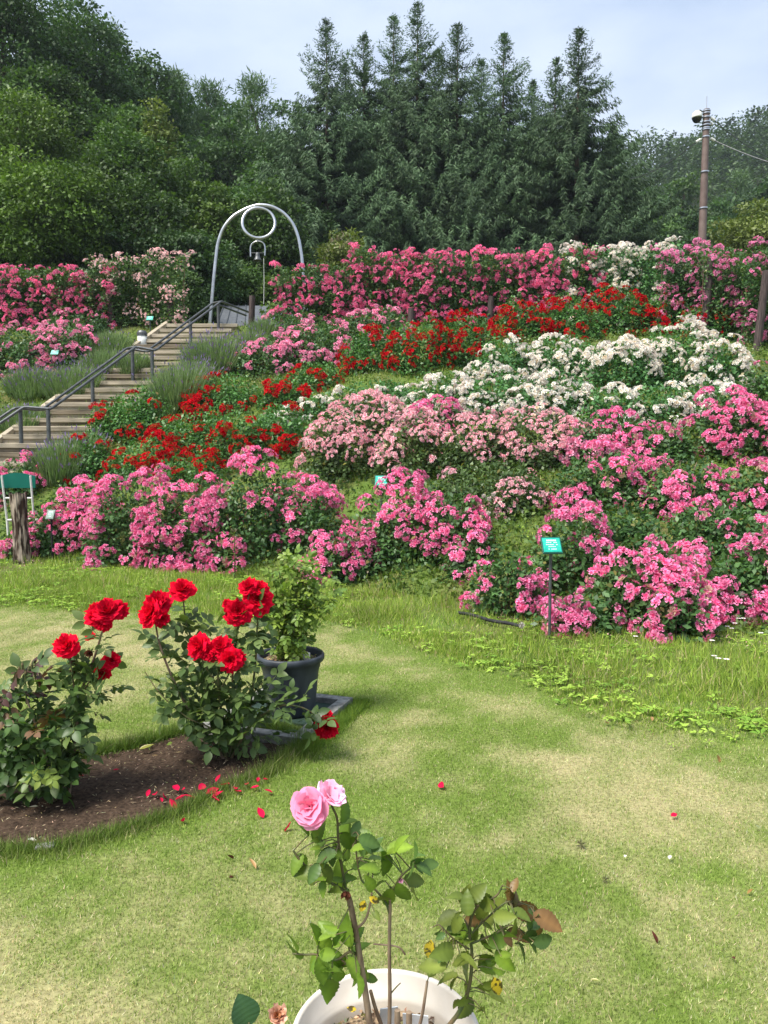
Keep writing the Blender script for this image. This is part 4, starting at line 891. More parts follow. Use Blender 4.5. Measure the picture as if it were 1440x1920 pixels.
# (kind, px, foot row, width, height, cover, label, options)
BL = [
 # top trellis
 ('deep', 55, 622, 175, 120, .62, 'dense rose pink climbing wall running out at the left border', dict(Yb=19.8, wall=True, group=GT)),
 ('deep', 165, 620, 100, 112, .55, 'end of the rose pink wall, tucked against the blush climber', dict(Yb=19.8, wall=True, group=GT)),
 ('blush', 268, 612, 165, 125, .75, 'blush climbing rose with tiny pale flowers between two posts', dict(Yb=19.9, wall=True, group=GT, topbias=.25, leafd=.9, csc=.85)),
 ('deep', 613, 618, 166, 118, .62, 'full rose pink hedge section starting beside the arch leg', dict(Yb=19.8, wall=True, group=GT)),
 ('deep', 735, 612, 140, 132, .60, 'rose pink hedge section with a spiky top behind the flowering shrub', dict(Yb=20.0, wall=True, group=GT)),
 ('deep', 850, 606, 145, 128, .62, 'rose pink hedge section on both sides of the low dark post', dict(Yb=19.8, wall=True, group=GT)),
 ('deep', 955, 602, 120, 122, .6, 'thinner rose pink hedge section left of the last pink one', dict(Yb=19.8, wall=True, group=GT)),
 ('deep', 1050, 600, 125, 122, .6, 'rose pink hedge section ending at the white climber', dict(Yb=19.8, wall=True, group=GT)),
 ('white', 1125, 590, 115, 122, .8, 'white climbing rose hanging in clusters beside the pink hedge', dict(Yb=19.8, wall=True, group=GT, csc=1.1)),
 ('white', 1210, 588, 120, 120, .8, 'white climbing rose with long hanging sprays next to the purple pink one', dict(Yb=19.6, wall=True, group=GT, csc=1.1)),
 ('purple', 1290, 610, 110, 145, .42, 'purple pink climbing rose with a high tip below the utility pole', dict(Yb=18.9, wall=True, group=GT)),
 ('purple', 1362, 640, 110, 158, .30, 'leafy pink climbing rose between the two leaning posts', dict(Yb=18.2, wall=True, group=GT)),
 ('purple', 1440, 665, 120, 190, .30, 'leafy pink climbing rose cut by the right border', dict(Yb=17.4, wall=True, group=GT)),
 # second row
 ('soft', 40, 705, 150, 75, .50, 'light pink rose bush low at the left border behind the teal sign', dict(group=GM)),
 ('soft', 120, 695, 100, 75, .50, 'light pink rose bush ending the row left of the lavender', dict(group=GM)),
 ('soft', 150, 640, 120, 45, .3, 'sparse pink rose growth under the hedge left of the stairs', dict(group=GM)),
 ('soft', 500, 705, 110, 60, .42, 'light pink bush low beside the lavender at the stairs', dict(group=GM)),
 ('soft', 590, 690, 130, 70, .50, 'light pink bush full of bloom under the hedge', dict(group=GM)),
 ('soft', 545, 640, 130, 40, .12, 'mostly green rose bush directly under the hedge start', dict(group=GM)),
 ('soft', 700, 650, 120, 60, .32, 'loose light pink bush meeting the red roses', dict(group=GM)),
 ('red', 700, 700, 110, 75, .30, 'dark red rose bush beside the light pink ones', dict(group=GR)),
 ('red', 790, 705, 110, 95, .42, 'red rose bush in full bloom over a dark hollow', dict(group=GR)),
 ('red', 870, 690, 110, 85, .40, 'red rose bush with scattered heads under the trellis post', dict(group=GR)),
 ('red', 975, 640, 100, 68, .45, 'red rose bush next to the tall lily stem', dict(group=GR)),
 ('red', 1065, 640, 110, 70, .42, 'red rose bush above the first white bank', dict(group=GR)),
 ('red', 1160, 630, 110, 75, .40, 'red rose bush below the hanging white climber', dict(group=GR)),
 ('red', 1245, 630, 120, 68, .40, 'red rose bush behind the highest white mound', dict(group=GR)),
 ('red', 1318, 640, 80, 55, .35, 'last red rose bush under the purple pink climber', dict(group=GR)),
 # white banks
 ('white', 945, 725, 110, 75, .36, 'loose white rose bush beginning the upper white bank', dict(group=GW)),
 ('white', 1050, 720, 130, 75, .40, 'white rose bush in the upper bank below the red row', dict(group=GW)),
 ('white', 1165, 735, 120, 92, .50, 'white rose mound with a deep dark hollow beneath', dict(group=GW, topbias=.5, gap=1.2)),
 ('white', 1270, 730, 130, 110, .50, 'highest white rose mound overhanging a black gap', dict(group=GW, topbias=.5, gap=1.2)),
 ('white', 1350, 745, 90, 100, .45, 'white rose mound at the end of the upper bank', dict(group=GW)),
 ('white', 592, 790, 60, 38, .30, 'small white rose bush alone among the red ones', dict(group=GW)),
 ('white', 700, 790, 150, 58, .14, 'sparse white rose bush with single clusters above the pale mound', dict(group=GW)),
 ('white', 820, 795, 130, 72, .45, 'white rose bush in the lower bank behind the bright pink tips', dict(group=GW)),
 ('white', 925, 790, 120, 75, .42, 'white rose bush left of the middle of the lower bank', dict(group=GW)),
 ('white', 1035, 795, 130, 85, .50, 'round full white rose bush centred in the lower bank', dict(group=GW)),
 ('white', 1140, 805, 120, 65, .30, 'flat white rose bush with leafy gaps in the lower bank', dict(group=GW)),
 ('white', 1240, 805, 120, 65, .32, 'low white rose bush above the pink slope', dict(group=GW)),
 ('white', 1320, 800, 110, 75, .40, 'white rose bush closing the lower bank near the tall pink one', dict(group=GW)),
 # red, lower left
 ('red', 412, 785, 130, 62, .40, 'broad red rose bush beside the grey lavender', dict(group=GR)),
 ('red', 530, 770, 80, 50, .32, 'small bright red rose bush over the single white one', dict(group=GR)),
 ('red', 245, 830, 130, 85, .16, 'dark green rose bush with few red heads beside the steps', dict(group=GR, leafd=1.2)),
 ('red', 355, 860, 150, 70, .34, 'spreading orange red rose bush in the middle of the lower slope', dict(group=GR)),
 ('red', 445, 880, 90, 90, .22, 'leafy red rose bush with few heads between pink and red', dict(group=GR)),
 ('red', 525, 860, 110, 80, .30, 'red rose bush touching the pale pink mound', dict(group=GR)),
 ('red', 160, 905, 85, 68, .26, 'small red rose bush at the corner by the lavender', dict(group=GR)),
 ('red', 262, 905, 120, 62, .45, 'red rose bush right behind the pink foot row', dict(group=GR)),
 ('red', 360, 925, 110, 60, .35, 'red rose bush pressed between two pink bushes', dict(group=GR)),
 ('red', 590, 735, 90, 40, .25, 'small leafy red rose bush in the grass under the light pink row', dict(group=GR)),
 ('white', 520, 815, 80, 40, .08, 'leafy rose bush with a few white flowers between red ones', dict(group=GW)),
 ('hot', 880, 1085, 90, 70, .3, 'small pink bush filling the dip before the low one by the hose', dict(group=GP)),
 ('hot', 560, 985, 100, 80, .35, 'pink bush peeping over the thin one behind the potted shrub', dict(group=GP)),
 # pale pink mounds
 ('pale', 665, 905, 180, 150, .62, 'big domed pale pink rose mound behind the teal sign', dict(group=GL, topbias=.7, gap=.9, clump=1.2)),
 ('pale', 775, 910, 130, 125, .45, 'pale pink rose bush leaning on the big domed mound', dict(group=GL, topbias=.5, gap=.6)),
 ('pale', 885, 900, 130, 110, .42, 'light pink bush with small flowers behind the green gap', dict(group=GL, topbias=.5, gap=.7)),
 ('pale', 1010, 890, 150, 115, .58, 'second wide pale pink mound below the white bank', dict(group=GL, topbias=.6, gap=.7, clump=1.2)),
 ('pale', 900, 965, 190, 80, .07, 'dark leafy rose bush with hardly any flowers left of the dandelion heads', dict(group=GL, leafd=1.3)),
 ('pale', 965, 975, 110, 60, .26, 'low pale pink bush behind the grey dandelion heads', dict(group=GL)),
 ('hot', 815, 830, 85, 65, .58, 'upright bright pink bush between the two pale mounds', dict(group=GL)),
 # pink, right slope
 ('hot', 1140, 860, 130, 70, .34, 'bright pink rose bush under the flat white one', dict(group=GP)),
 ('soft', 1090, 880, 110, 75, .42, 'medium pink bush beside the second pale mound', dict(group=GP)),
 ('hot', 1235, 875, 120, 65, .42, 'bright pink rose bush in the upper right slope with a ragged top', dict(group=GP)),
 ('hot', 1375, 870, 150, 125, .62, 'tall bright pink bush rising to a peak near the right border', dict(group=GP, topbias=.4)),
 ('hot', 1430, 790, 90, 100, .35, 'pink rose bush at the right border below the purple climber', dict(group=GP)),
 ('hot', 1130, 960, 160, 100, .50, 'bright pink bush curving over a dark hollow', dict(group=GP)),
 ('hot', 1270, 975, 160, 100, .40, 'pink bush with many leaves in the middle of the right slope', dict(group=GP)),
 ('hot', 1405, 990, 140, 110, .46, 'full pink bush cut by the right border above the green gap', dict(group=GP)),
 # pink foot row, left to right
 ('hot', 30, 945, 90, 65, .45, 'pink bush showing through the white chair frame', dict(group=GP)),
 ('hot', 45, 1050, 62, 50, .34, 'small pink clump at the foot of the stump', dict(group=GP, leafd=.7)),
 ('hot', 140, 1040, 150, 115, .55, 'pink bush beside the black stake of the dark sign', dict(group=GP)),
 ('hot', 245, 1065, 150, 165, .60, 'tall full pink bush left of the leafy lily stem', dict(group=GP)),
 ('hot', 355, 1070, 150, 175, .55, 'tall pink bush next to the spear shaped lily stem', dict(group=GP)),
 ('hot', 465, 1065, 150, 190, .46, 'pink bush behind the yellow green potted shrub', dict(group=GP)),
 ('hot', 575, 1040, 110, 105, .30, 'thin pink bush with green gaps right above the potted shrub', dict(group=GP)),
 ('hot', 640, 1100, 115, 100, .50, 'pink bush spilling on the grass beside the potted shrub', dict(group=GP)),
 ('hot', 740, 1075, 170, 150, .52, 'wide pink bush hanging over a dark edge below the teal sign', dict(group=GP)),
 ('hot', 845, 1060, 110, 115, .46, 'pink bush ending in a point towards the hose', dict(group=GP)),
 ('hot', 945, 1160, 120, 115, .28, 'low pink bush above the black hose', dict(group=GP)),
 ('hot', 1065, 1120, 130, 140, .38, 'pink bush around the stake of the big teal sign', dict(group=GP)),
 ('hot', 1150, 1080, 150, 120, .12, 'dark green rose bush with almost no bloom right of the big teal sign', dict(group=GP, leafd=1.25)),
 ('hot', 1205, 1190, 200, 170, .46, 'large pink bush reaching furthest down onto the lawn', dict(group=GP)),
 ('hot', 1270, 1205, 120, 110, .55, 'pink bush with single round flowers touching the grass', dict(group=GP)),
 ('hot', 1345, 1165, 170, 130, .40, 'pink bush behind the white daisies', dict(group=GP)),
 ('hot', 1450, 1160, 130, 170, .30, 'leafy pink bush cut by the right border behind the daisies', dict(group=GP)),
 ('hot', 1085, 1195, 130, 60, .40, 'low pink fringe in front of the sign stake', dict(group=GP)),
 ('hot', 1345, 1060, 170, 110, .22, 'green bush with scattered pink heads and a dandelion head above it', dict(group=GP, leafd=1.2)),
]
for b in BL: bush(*b[:7], **b[7])

# ---------------------------------------------------------------- lavender tufts by the stairs
def lavender(px, pb, wpx, hpx, label, purple=.12):
    g = G(px, pb); s_ = g[1]/F; r_ = wpx/2*s_; h = max(hpx*s_*.95, .25); k = np.random.default_rng(int(px*3+pb)); n = int(900+wpx*14)
    t = thing('lavender_bush', label, 'lavender', tuple(g), 'lavender bushes by the stairs')
    a = k.uniform(0, 6.28, n); q = np.sqrt(k.uniform(0, 1, n))*r_; ox, oy = np.cos(a)*q, np.sin(a)*q*.7
    lean = np.stack([ox, oy], 1)/r_*.5+k.normal(size=(n, 2))*.16; hh = h*k.uniform(.5, 1.05, n)*(1-.45*(q/r_)**2)
    base = np.stack([ox*.8, oy*.8, H(g[0]+ox*.8, g[1]+oy*.8)-g[2]+hh*.15], 1)
    D = np.stack([lean[:, 0]*hh, lean[:, 1]*hh, hh], 1); Ln = np.linalg.norm(D, axis=1)
    V, Fc, c = instances(*LEAF1, frames(D, k.normal(size=(n, 3)), np.stack([Ln, np.full(n, .024), np.full(n, .02)], 1)), base, None, mixc((.10, .17, .06), (.25, .33, .15), k.uniform(0, 1, n)))
    obj('stalks', mesh_np('stalks', V, Fc, M['leaf'], c), t)
    m_ = int(n*purple*.25); i = k.choice(n, m_, replace=False); tp = base[i]+D[i]
    V, Fc, c = instances(*LEAF1, frames(D[i]/Ln[i][:, None], k.normal(size=(m_, 3)), np.stack([np.full(m_, .08), np.full(m_, .045), np.full(m_, .03)], 1)), tp, None, jit((.24, .19, .34), m_, .2, k))
    fs_ = obj('flower_spikes', mesh_np('flower_spikes', V, Fc, M['petal'], np.clip(c, 0, 1)), t); fs_['kind'] = 'stuff'
for a in [(330, 770, 110, 90, 'grey green lavender beside the middle steps', .2), (400, 700, 120, 75, 'purple tinged lavender under the upper steps', .5), (470, 668, 70, 50, 'green lavender tuft beside the stair head', .15),
          (360, 735, 100, 60, 'bushy lavender with purple tips leaning over the steps', .45), (290, 790, 100, 45, 'low grey lavender by the sparse red rose bush', .1), (110, 900, 110, 75, 'dusty green lavender behind the green chair panel', .2), (150, 870, 100, 60, 'loose grey lavender where the lowest steps end', .2),
          (60, 740, 110, 50, 'lavender at the left border under the light pink roses', .25), (135, 740, 120, 55, 'pale lavender left of the lower handrail', .3), (190, 700, 90, 45, 'green lavender mound between roses and the lower handrail', .1), (250, 700, 70, 40, 'silvery lavender tuft right beside the stair side board', .1),
          (40, 800, 110, 40, 'low lavender left of the lowest handrail post', .1), (205, 665, 90, 45, 'tall green lavender below the trellis post', .08), (492, 640, 50, 45, 'lavender tuft against the light pink roses', .12)]:
    lavender(*a)

# ---------------------------------------------------------------- tall lily stems, dandelion heads, daisies
def lily(px, pb, hpx, label, wl=.13, n=46):
    g = G(px, pb); s_ = g[1]/F; h = hpx*s_; k = np.random.default_rng(int(px)); t = thing('lily_plant', label, 'lily plant', tuple(g), 'unopened lily plants')
    m = MB(); m.tube([(0, 0, 0), (.01, 0, h*.5), (0, 0, h)], [.009, .008, .005], 6); m.build('stem', M['stem'], t)
    f = np.linspace(.08, .98, n); a = np.arange(n)*2.4; D = np.stack([np.cos(a), np.sin(a), .25+.9*f**3], 1)
    V, Fc, c = instances(*leaf_template(5, .09, .35, .02), frames(D, np.tile([0, 0, 1.], (n, 1)), wl*(1.15-.65*f**2)), np.stack([f*0, f*0, f*h], 1), None, mixc((.06, .14, .03), (.16, .26, .05), f))
    obj('foliage', mesh_np('foliage', V, Fc, M['leaf'], np.clip(c, 0, 1)), t)
    m = MB()
    for i in range(5):
        a = i*1.26; m.tube([(0, 0, h*.97), (math.cos(a)*.03, math.sin(a)*.03, h+.02), (math.cos(a)*.045, math.sin(a)*.045, h+.05)], [.004, .011, .003], 6)
    m.build('flower_buds', M['stem'], t)
lily(938, 680, 78, 'leafy lily stem standing in the middle of the red rose row', .2)
lily(440, 1085, 88, 'spear shaped lily stem in front of the tall pink bush')
lily(281, 1060, 62, 'short lily stem with reddish leaves between pink bushes', .10)
lily(1365, 860, 60, 'lily stem with a dull tip before the tall bright pink bush', .12)
def dandelion(px, py, pb, label, Yd=None):
    Yd = Yd or G(px, pb)[1]-.12; c = P(px, py, Yd); g = float(H(c[0], c[1])); t = thing('dandelion', label, 'dandelion', (c[0], c[1], g), 'dandelion seed heads'); h = c[2]-g; k = np.random.default_rng(int(px+py))
    m = MB(); m.tube([(k.normal()*.02, 0, 0), (k.normal()*.015, 0, h*.5), (0, 0, h)], .0035, 5); m.build('stem', M['stem'], t)
    n = 130; D = rdir(n, 0, k); V, Fc, cc = instances(*LEAF1, frames(D, k.normal(size=(n, 3)), np.stack([np.full(n, .031), np.full(n, .008), np.full(n, .01)], 1)), np.tile([0, 0, h], (n, 1)), None, jit((.62, .60, .54), n, .1, k))
    obj('seed_head', mesh_np('seed_head', V, Fc, M['petal'], cc), t)
for (a, b_, c_, lb) in [(917, 935, 1010, 'dandelion head lowest on the left of the grey group'), (907, 930, 1000, 'dandelion head partly behind its neighbour before the pale bush'), (925, 927, 1005, 'tallest grey dandelion head of the group left of the big sign'), (916, 962, 1020, 'dandelion head below the others of its group'),
                        (836, 820, 870, 'dandelion head bent over the dark hollow of the upright pink bush'), (1418, 808, 860, 'dandelion head near the right border on the upper slope'), (1364, 1003, 1040, 'dandelion head on a curved stalk over the green rose bush'), (1322, 1100, 1130, 'dandelion head among pink flowers low right'), (1391, 1114, 1160, 'dandelion head just above the daisies'), (978, 1172, 1195, 'dandelion head low in the grass beside the hose')]:
    dandelion(a, b_, c_, lb)
def daisy(px, pb, label):
    g = G(px, pb); t = thing('daisy', label, 'daisy', tuple(g), 'white daisies in the grass'); k = np.random.default_rng(int(px*7)); h = k.uniform(.09, .15)
    m = MB(); m.tube([(0, 0, 0), (.004, 0, h)], .0022, 5); m.build('stem', M['stem'], t)
    n = 14; a = np.arange(n)*6.283/n; V, Fc, c = instances(*LEAF1, frames(np.stack([np.cos(a), np.sin(a), a*0+.12], 1), np.tile([0, -.3, 1.], (n, 1)), np.full(n, .021)), np.tile([.004, 0, h], (n, 1)), None, np.full((n, 3), .82))
    obj('petals', mesh_np('petals', V, Fc, M['petal'], c), t)
    m = MB(); m.lathe([(0, .004), (.004, .003), (.006, 0)], 8); m.c = [np.tile([.6, .4, .03], (len(v), 1)) for v in m.v]; o = obj('flower_center', mesh_np('center', np.vstack(m.v), [np.vstack(v) for v in m.f.values()], M['petal'], np.vstack(m.c)), t, (.004, 0, h))
for i, (a, b_) in enumerate([(1330, 1178), (1335, 1184), (1343, 1180), (1362, 1200), (1370, 1203), (1376, 1197), (1383, 1190), (1392, 1188), (1425, 1208), (1337, 1262), (1345, 1265), (1360, 1268), (1333, 1235), (1190, 1215)]):
    daisy(a, b_, 'small white daisy in the rough grass by the pink bushes')

# pale petals dropped under the pink bushes
k_ = np.random.default_rng(44); n = 1500; x = k_.uniform(-5.2, 3.6, n); y = np.interp(x, FX, FY)-.12-k_.exponential(.22, n)+.15*noise3(np.stack([x*1.5, x*0, x*0], 1), 2)
kp = noise3(np.stack([x, y, x*0], 1), 2.0, 3) > .1; x, y = x[kp], y[kp]; n = len(x)
V, Fc, c = instances(*LEAF1, frames(k_.normal(size=(n, 3)), k_.normal(size=(n, 3))*.35+[0, 0, 1], k_.uniform(.010, .022, n)), np.stack([x, y, H(x, y)+k_.uniform(.02, .07, n)], 1), None, mixc((.80, .30, .42), (.85, .62, .60), k_.uniform(0, 1, n)))
o = obj('dropped_petals', mesh_np('dropped_petals', V, Fc, M['petal'], c)); o['kind'] = 'stuff'
# ---------------------------------------------------------------- large blooms and foreground roses
def big_bloom(name, r, cin, cout, seed, rings=((8, 1.0, 0, 1.25), (9, .97, 16, 1.2), (9, .90, 30, 1.15), (9, .80, 43, 1.1), (8, .68, 54, 1.1), (8, .55, 64, 1.0), (6, .40, 74, .9), (5, .22, 84, .8)), ruffle=.17, center=None):
    k = np.random.default_rng(seed); VV, FF, CC = [], [], []; nv = 0; nu, nvv = 5, 6
    for ri, (n, rr, up, wf) in enumerate(rings):
        for i in range(n):
            a = 6.283*i/n+ri*.43+k.normal()*.14; el = R(up+k.normal()*7); q = rr*(1+k.normal()*.07); ph = k.uniform(0, 6.28); twist = k.normal()*.12
            ca, sa = math.cos(a), math.sin(a); P_ = []
            f0 = 1-ri/(len(rings)-1); c0 = np.array(cin)*(1-f0)+np.array(cout)*f0; c0 = c0*(1+k.normal()*.09); cl = []
            for u in np.linspace(0, 1, nu):
                wid = wf*q*2.0/n*math.pi*.62*(math.sin(math.pi*(.10+.72*u))**.7)
                for v in np.linspace(-1, 1, nvv):
                    rad = q*u*math.cos(el)+.03; hh = q*u*math.sin(el)-.16*u*u*q*(1.2 if ri < 3 else -.1)+.10*(v*v)*q*u*(1 if ri > 1 else .3)
                    rf = ruffle*q*u**3*(math.sin(v*4+ph)+.5*math.sin(v*9+ph*2))
                    s = v*wid; rad = rad*(1-.12*v*v*u)+(-.02 if ri > 3 else 0)
                    P_.append([ca*rad-sa*(s+twist*u*q)+ca*rf*.6, sa*rad+ca*(s+twist*u*q)+sa*rf*.6, hh+rf]); cl.append(c0*(.86+.2*u+(.12 if (ri < 2 and u > .9) else 0)))
            VV.append(np.array(P_)*r); CC.append(np.array(cl))
            FF += [[nv+p_*nvv+q_, nv+p_*nvv+q_+1, nv+(p_+1)*nvv+q_+1, nv+(p_+1)*nvv+q_] for p_ in range(nu-1) for q_ in range(nvv-1)]; nv += nu*nvv
    return mesh_np(name, np.vstack(VV), np.array(FF), M['petal'], np.clip(np.vstack(CC), 0, 1), True)
REDB = [big_bloom('red_bloom', 1, (.55, .002, .018), (.78, .006, .040), s) for s in (1, 2, 3)]
PINKB = [big_bloom('pink_bloom', 1, (.86, .27, .42), (.92, .36, .56), 7, ((6, 1.0, 8, 1.35), (6, .85, 28, 1.3), (5, .6, 48, 1.2), (4, .35, 66, 1.1)), .07), big_bloom('pale_pink_bloom', 1, (.90, .42, .56), (.93, .54, .72), 8, ((7, 1.0, 25, 1.1), (6, .9, 40, 1.1), (5, .6, 55, 1.1)), .12)]
def place_bloom(t, me, org, pos, r, face, name='blossom', label=None, sq=1.0):
    o = obj(name, me, t); o.location = tuple(np.array(pos)-org); e = Vector(face).normalized().to_track_quat('Z', 'Y').to_euler(); e.rotate_axis('Z', random.uniform(0, 6)); o.rotation_euler = e; o.scale = (r, r, r*sq)
    if label: o['label'] = label
    m = MB(); s = []
    me2 = SEPAL; s_ = obj('calyx', me2, o); return o
def sepal_mesh():
    m = MB(); m.lathe([(0, -.32), (.10, -.28), (.16, -.15), (.12, -.04), (.03, 0)], 8); V = np.vstack(m.v); Fq = np.vstack(m.f[4]); nq = len(V)
    a = np.arange(5)*1.257; V2, F2, _ = instances(*LEAF1, frames(np.stack([np.cos(a), np.sin(a), a*0-.3], 1), np.tile([0, 0, 1.], (5, 1)), np.array([[.75, .5, .5]]*5)), np.tile([0, 0, -.1], (5, 1)))
    return mesh_np('calyx', np.vstack([V, V2]), np.vstack([Fq, F2+nq]), M['leaf'], np.tile([.07, .13, .03], (nq+len(V2), 1)))
SEPAL = sepal_mesh()
class RoseBush:
    def __init__(s, name, label, cat, px, pb, Yb=None, z=None, group=None):
        s.Y = Yb or G(px, pb)[1]; s.org = P(px, pb, s.Y)
        if z is not None: s.org = np.array([s.org[0], s.Y, z])
        else: s.org[2] = 0.0
        s.t = thing(name, label, cat, tuple(s.org), group); s.k = np.random.default_rng(int(px)); s.lp, s.ld, s.ls, s.lc = [], [], [], []; s.paths = []
    def W(s, px, py, dy=0): return P(px, py, s.Y+dy)-s.org
    def stem(s, pts, r0=.006, r1=.003, mat='stem', name='stem'):
        A = smooth_path(np.array([s.W(*p) if len(p) < 4 else p[:3] for p in pts]), 5); m = MB(); m.tube(A, np.linspace(r0, r1, len(A)), 7); m.build(name, M[mat], s.t, True); s.paths.append(A); return A
    def leaves_on(s, A, n, size, cA, cB, f0=.15, f1=.95):
        k = s.k
        for f in k.uniform(f0, f1, n):
            p = A[int(f*(len(A)-1))]; d = rdir(1, .25, k)[0]; s.lp.append(p); s.ld.append(d); s.ls.append(size*k.uniform(.7, 1.15)); s.lc.append(mixc(cA, cB, [k.uniform()])[0])
    def blob(s, px, py, rx, ry, n, size, cA, cB, dy=0, depth=.13):
        k = s.k; c = s.W(px, py, dy); sx = s.Y/F
        for i in range(int(n*.68)):
            q = rdir(1, 0, k)[0]*k.uniform(.2, 1)**.5; p = c+q*np.array([rx*sx, depth, ry*sx]); d = q*np.array([1, .8, .5])+k.normal(size=3)*.45; d[2] -= .1
            p = p-d/np.linalg.norm(d)*size*.4
            s.lp.append(p); s.ld.append(d); s.ls.append(size*k.uniform(.7, 1.15)); s.lc.append(mixc(cA, cB, [k.uniform()])[0])
    def finish(s, tmpl=None):
        n = len(s.lp); k = s.k; tv, tf = tmpl or CLEAF5
        nr = np.tile([0, -.25, 1.], (n, 1))+k.normal(size=(n, 3))*.4
        V, Fc, c = instances(tv, tf, frames(np.array(s.ld), nr, np.array(s.ls)), np.array(s.lp), None, np.array(s.lc))
        c = c*(1+.12*np.repeat(noise3(V[::15], 40), 15)[:len(c), None]) if len(V) % 15 == 0 else c
        obj('foliage', mesh_np('foliage', V, Fc, M['leaf'], np.clip(c, 0, 1), True), s.t)
DK, LT = (.045, .085, .024), (.13, .19, .055)
PLUM = (.07, .035, .035)
GF = 'crimson rose bushes in the soil bed'
# middle bush with many blooms
b = RoseBush('red_rose_bush', 'full rose bush with many crimson blooms in the soil bed before the black pot', 'rose bush', 425, 1420, group=GF)
S = b.Y/F
st = [b.stem([(425, 1432), (405, 1400, -.02), (360, 1340, -.05), (325, 1275, -.05), (300, 1210, -.05), (290, 1160, -.05)], .009, .004, 'cane'),
      b.stem([(425, 1432), (418, 1360, 0), (410, 1290, -.08), (408, 1235, -.10)], .009, .004),
      b.stem([(428, 1432), (440, 1350, .05), (436, 1270, .08), (443, 1200, .05), (447, 1160, 0)], .008, .004),
      b.stem([(425, 1432), (395, 1330, .06), (370, 1230, .08), (350, 1170, .06), (343, 1120, .05)], .008, .0035),
      b.stem([(430, 1432), (465, 1340, .10), (478, 1250, .12), (482, 1180, .10), (484, 1135, .08)], .008, .0035),
      b.stem([(432, 1425), (470, 1360, -.06), (520, 1325, -.08), (560, 1325, -.05), (590, 1340, -.03), (604, 1358, -.02)], .007, .003),
      b.stem([(428, 1430), (400, 1370, -.1), (350, 1345, -.12), (300, 1300, -.1), (272, 1260, -.08)], .005, .002),
      b.stem([(443, 1190, .05), (460, 1140, .03), (468, 1112, .04)], .004, .003), b.stem([(418, 1300, -.06), (385, 1250, -.1), (372, 1220, -.08)], .004, .003), b.stem([(415, 1290, -.08), (430, 1262, -.1), (433, 1250, -.1)], .004, .003)]
for A, n in zip(st, (13, 12, 12, 14, 13, 9, 9, 3, 3, 2)): b.leaves_on(A, n, .105, DK, LT, .3, .93)
for a in [(340, 1290, 60, 45, 26), (390, 1290, 50, 40, 24), (440, 1290, 60, 50, 34), (400, 1350, 70, 40, 30), (460, 1360, 60, 45, 34), (500, 1310, 45, 35, 18), (430, 1400, 55, 28, 16), (360, 1170, 35, 30, 10), (470, 1210, 40, 30, 12), (300, 1230, 30, 50, 8), (390, 1195, 30, 20, 6), (560, 1340, 35, 18, 5)]:
    b.blob(*a, .10, DK, LT)
for (px, py, r, fx, fz, dy) in [(343, 1105, 21, .1, .9, .05), (283, 1150, 23, -.6, .5, -.08), (296, 1132, 23, .1, .8, -.04), (303, 1160, 15, .8, .1, -.09), (447, 1147, 24, .1, .35, -.01), (484, 1124, 25, .3, .35, .07), (466, 1100, 16, -.2, .9, .05), (487, 1102, 15, .4, .9, .07),
                               (373, 1212, 21, -.5, .4, -.09), (396, 1222, 18, -.1, .3, -.1), (414, 1213, 20, .1, .8, -.09), (432, 1238, 20, .1, .1, -.14), (444, 1236, 18, .9, .3, -.1), (612, 1364, 21, .2, -.2, -.02), (614, 1340, 9, .3, .5, -.02), (425, 1131, 8, -.3, .8, .02)]:
    place_bloom(b.t, REDB[int(px) % 3], b.org, P(px, py, b.Y+dy), r*S*1.12, (fx, -.75, fz), sq=.85)
b.finish()
# tall stem bush at the left
b = RoseBush('red_rose_bush', 'tall sparse rose bush with a double crimson bloom on a bare dark stem', 'rose bush', 128, 1490, group=GF); S = b.Y/F
st = [b.stem([(128, 1500), (138, 1420), (145, 1360), (152, 1300, .02), (178, 1230, .02), (190, 1190), (198, 1168)], .008, .004, 'cane'),
      b.stem([(140, 1390), (142, 1330, -.03), (135, 1260, -.05), (127, 1225, -.04)], .005, .003), b.stem([(150, 1310), (170, 1275, -.03), (200, 1250, -.03)], .005, .003), b.stem([(128, 1500), (120, 1430), (125, 1340, .08), (150, 1260, .1), (166, 1215, .08)], .005, .002)]
for A, n in zip(st, (14, 9, 6, 8)): b.leaves_on(A, n, .095, DK, LT, .25, .9)
for a in [(165, 1320, 35, 50, 16), (150, 1250, 40, 35, 12), (200, 1300, 20, 30, 5), (130, 1400, 30, 50, 16)]: b.blob(*a, .09, DK, LT)
for (px, py, r, fx, fz, dy) in [(181, 1150, 22, -.6, .7, 0), (202, 1146, 24, .0, .9, -.03), (225, 1144, 16, .8, .5, 0), (192, 1165, 18, -.1, -.1, -.04), (125, 1210, 22, -.2, .6, -.04), (209, 1238, 15, .5, .6, -.03), (192, 1262, 14, .1, -.3, -.03), (169, 1192, 9, 0, .9, .1)]:
    place_bloom(b.t, REDB[int(px) % 3], b.org, P(px, py, b.Y+dy), r*S*1.12, (fx, -.75, fz), sq=.85)
WB = big_bloom('withered_bloom', 1, (.06, .025, .015), (.14, .05, .03), 9, ((6, .9, 55, 1), (5, .7, 68, 1), (4, .4, 80, 1)), .2)
for (px, py, r) in [(170, 1222, 12), (140, 1240, 9), (132, 1232, 7), (115, 1255, 8), (138, 1258, 8)]: place_bloom(b.t, WB, b.org, P(px, py, b.Y-.02), r*S, (-.2, -.6, -.3), 'withered_blossom')
b.finish()
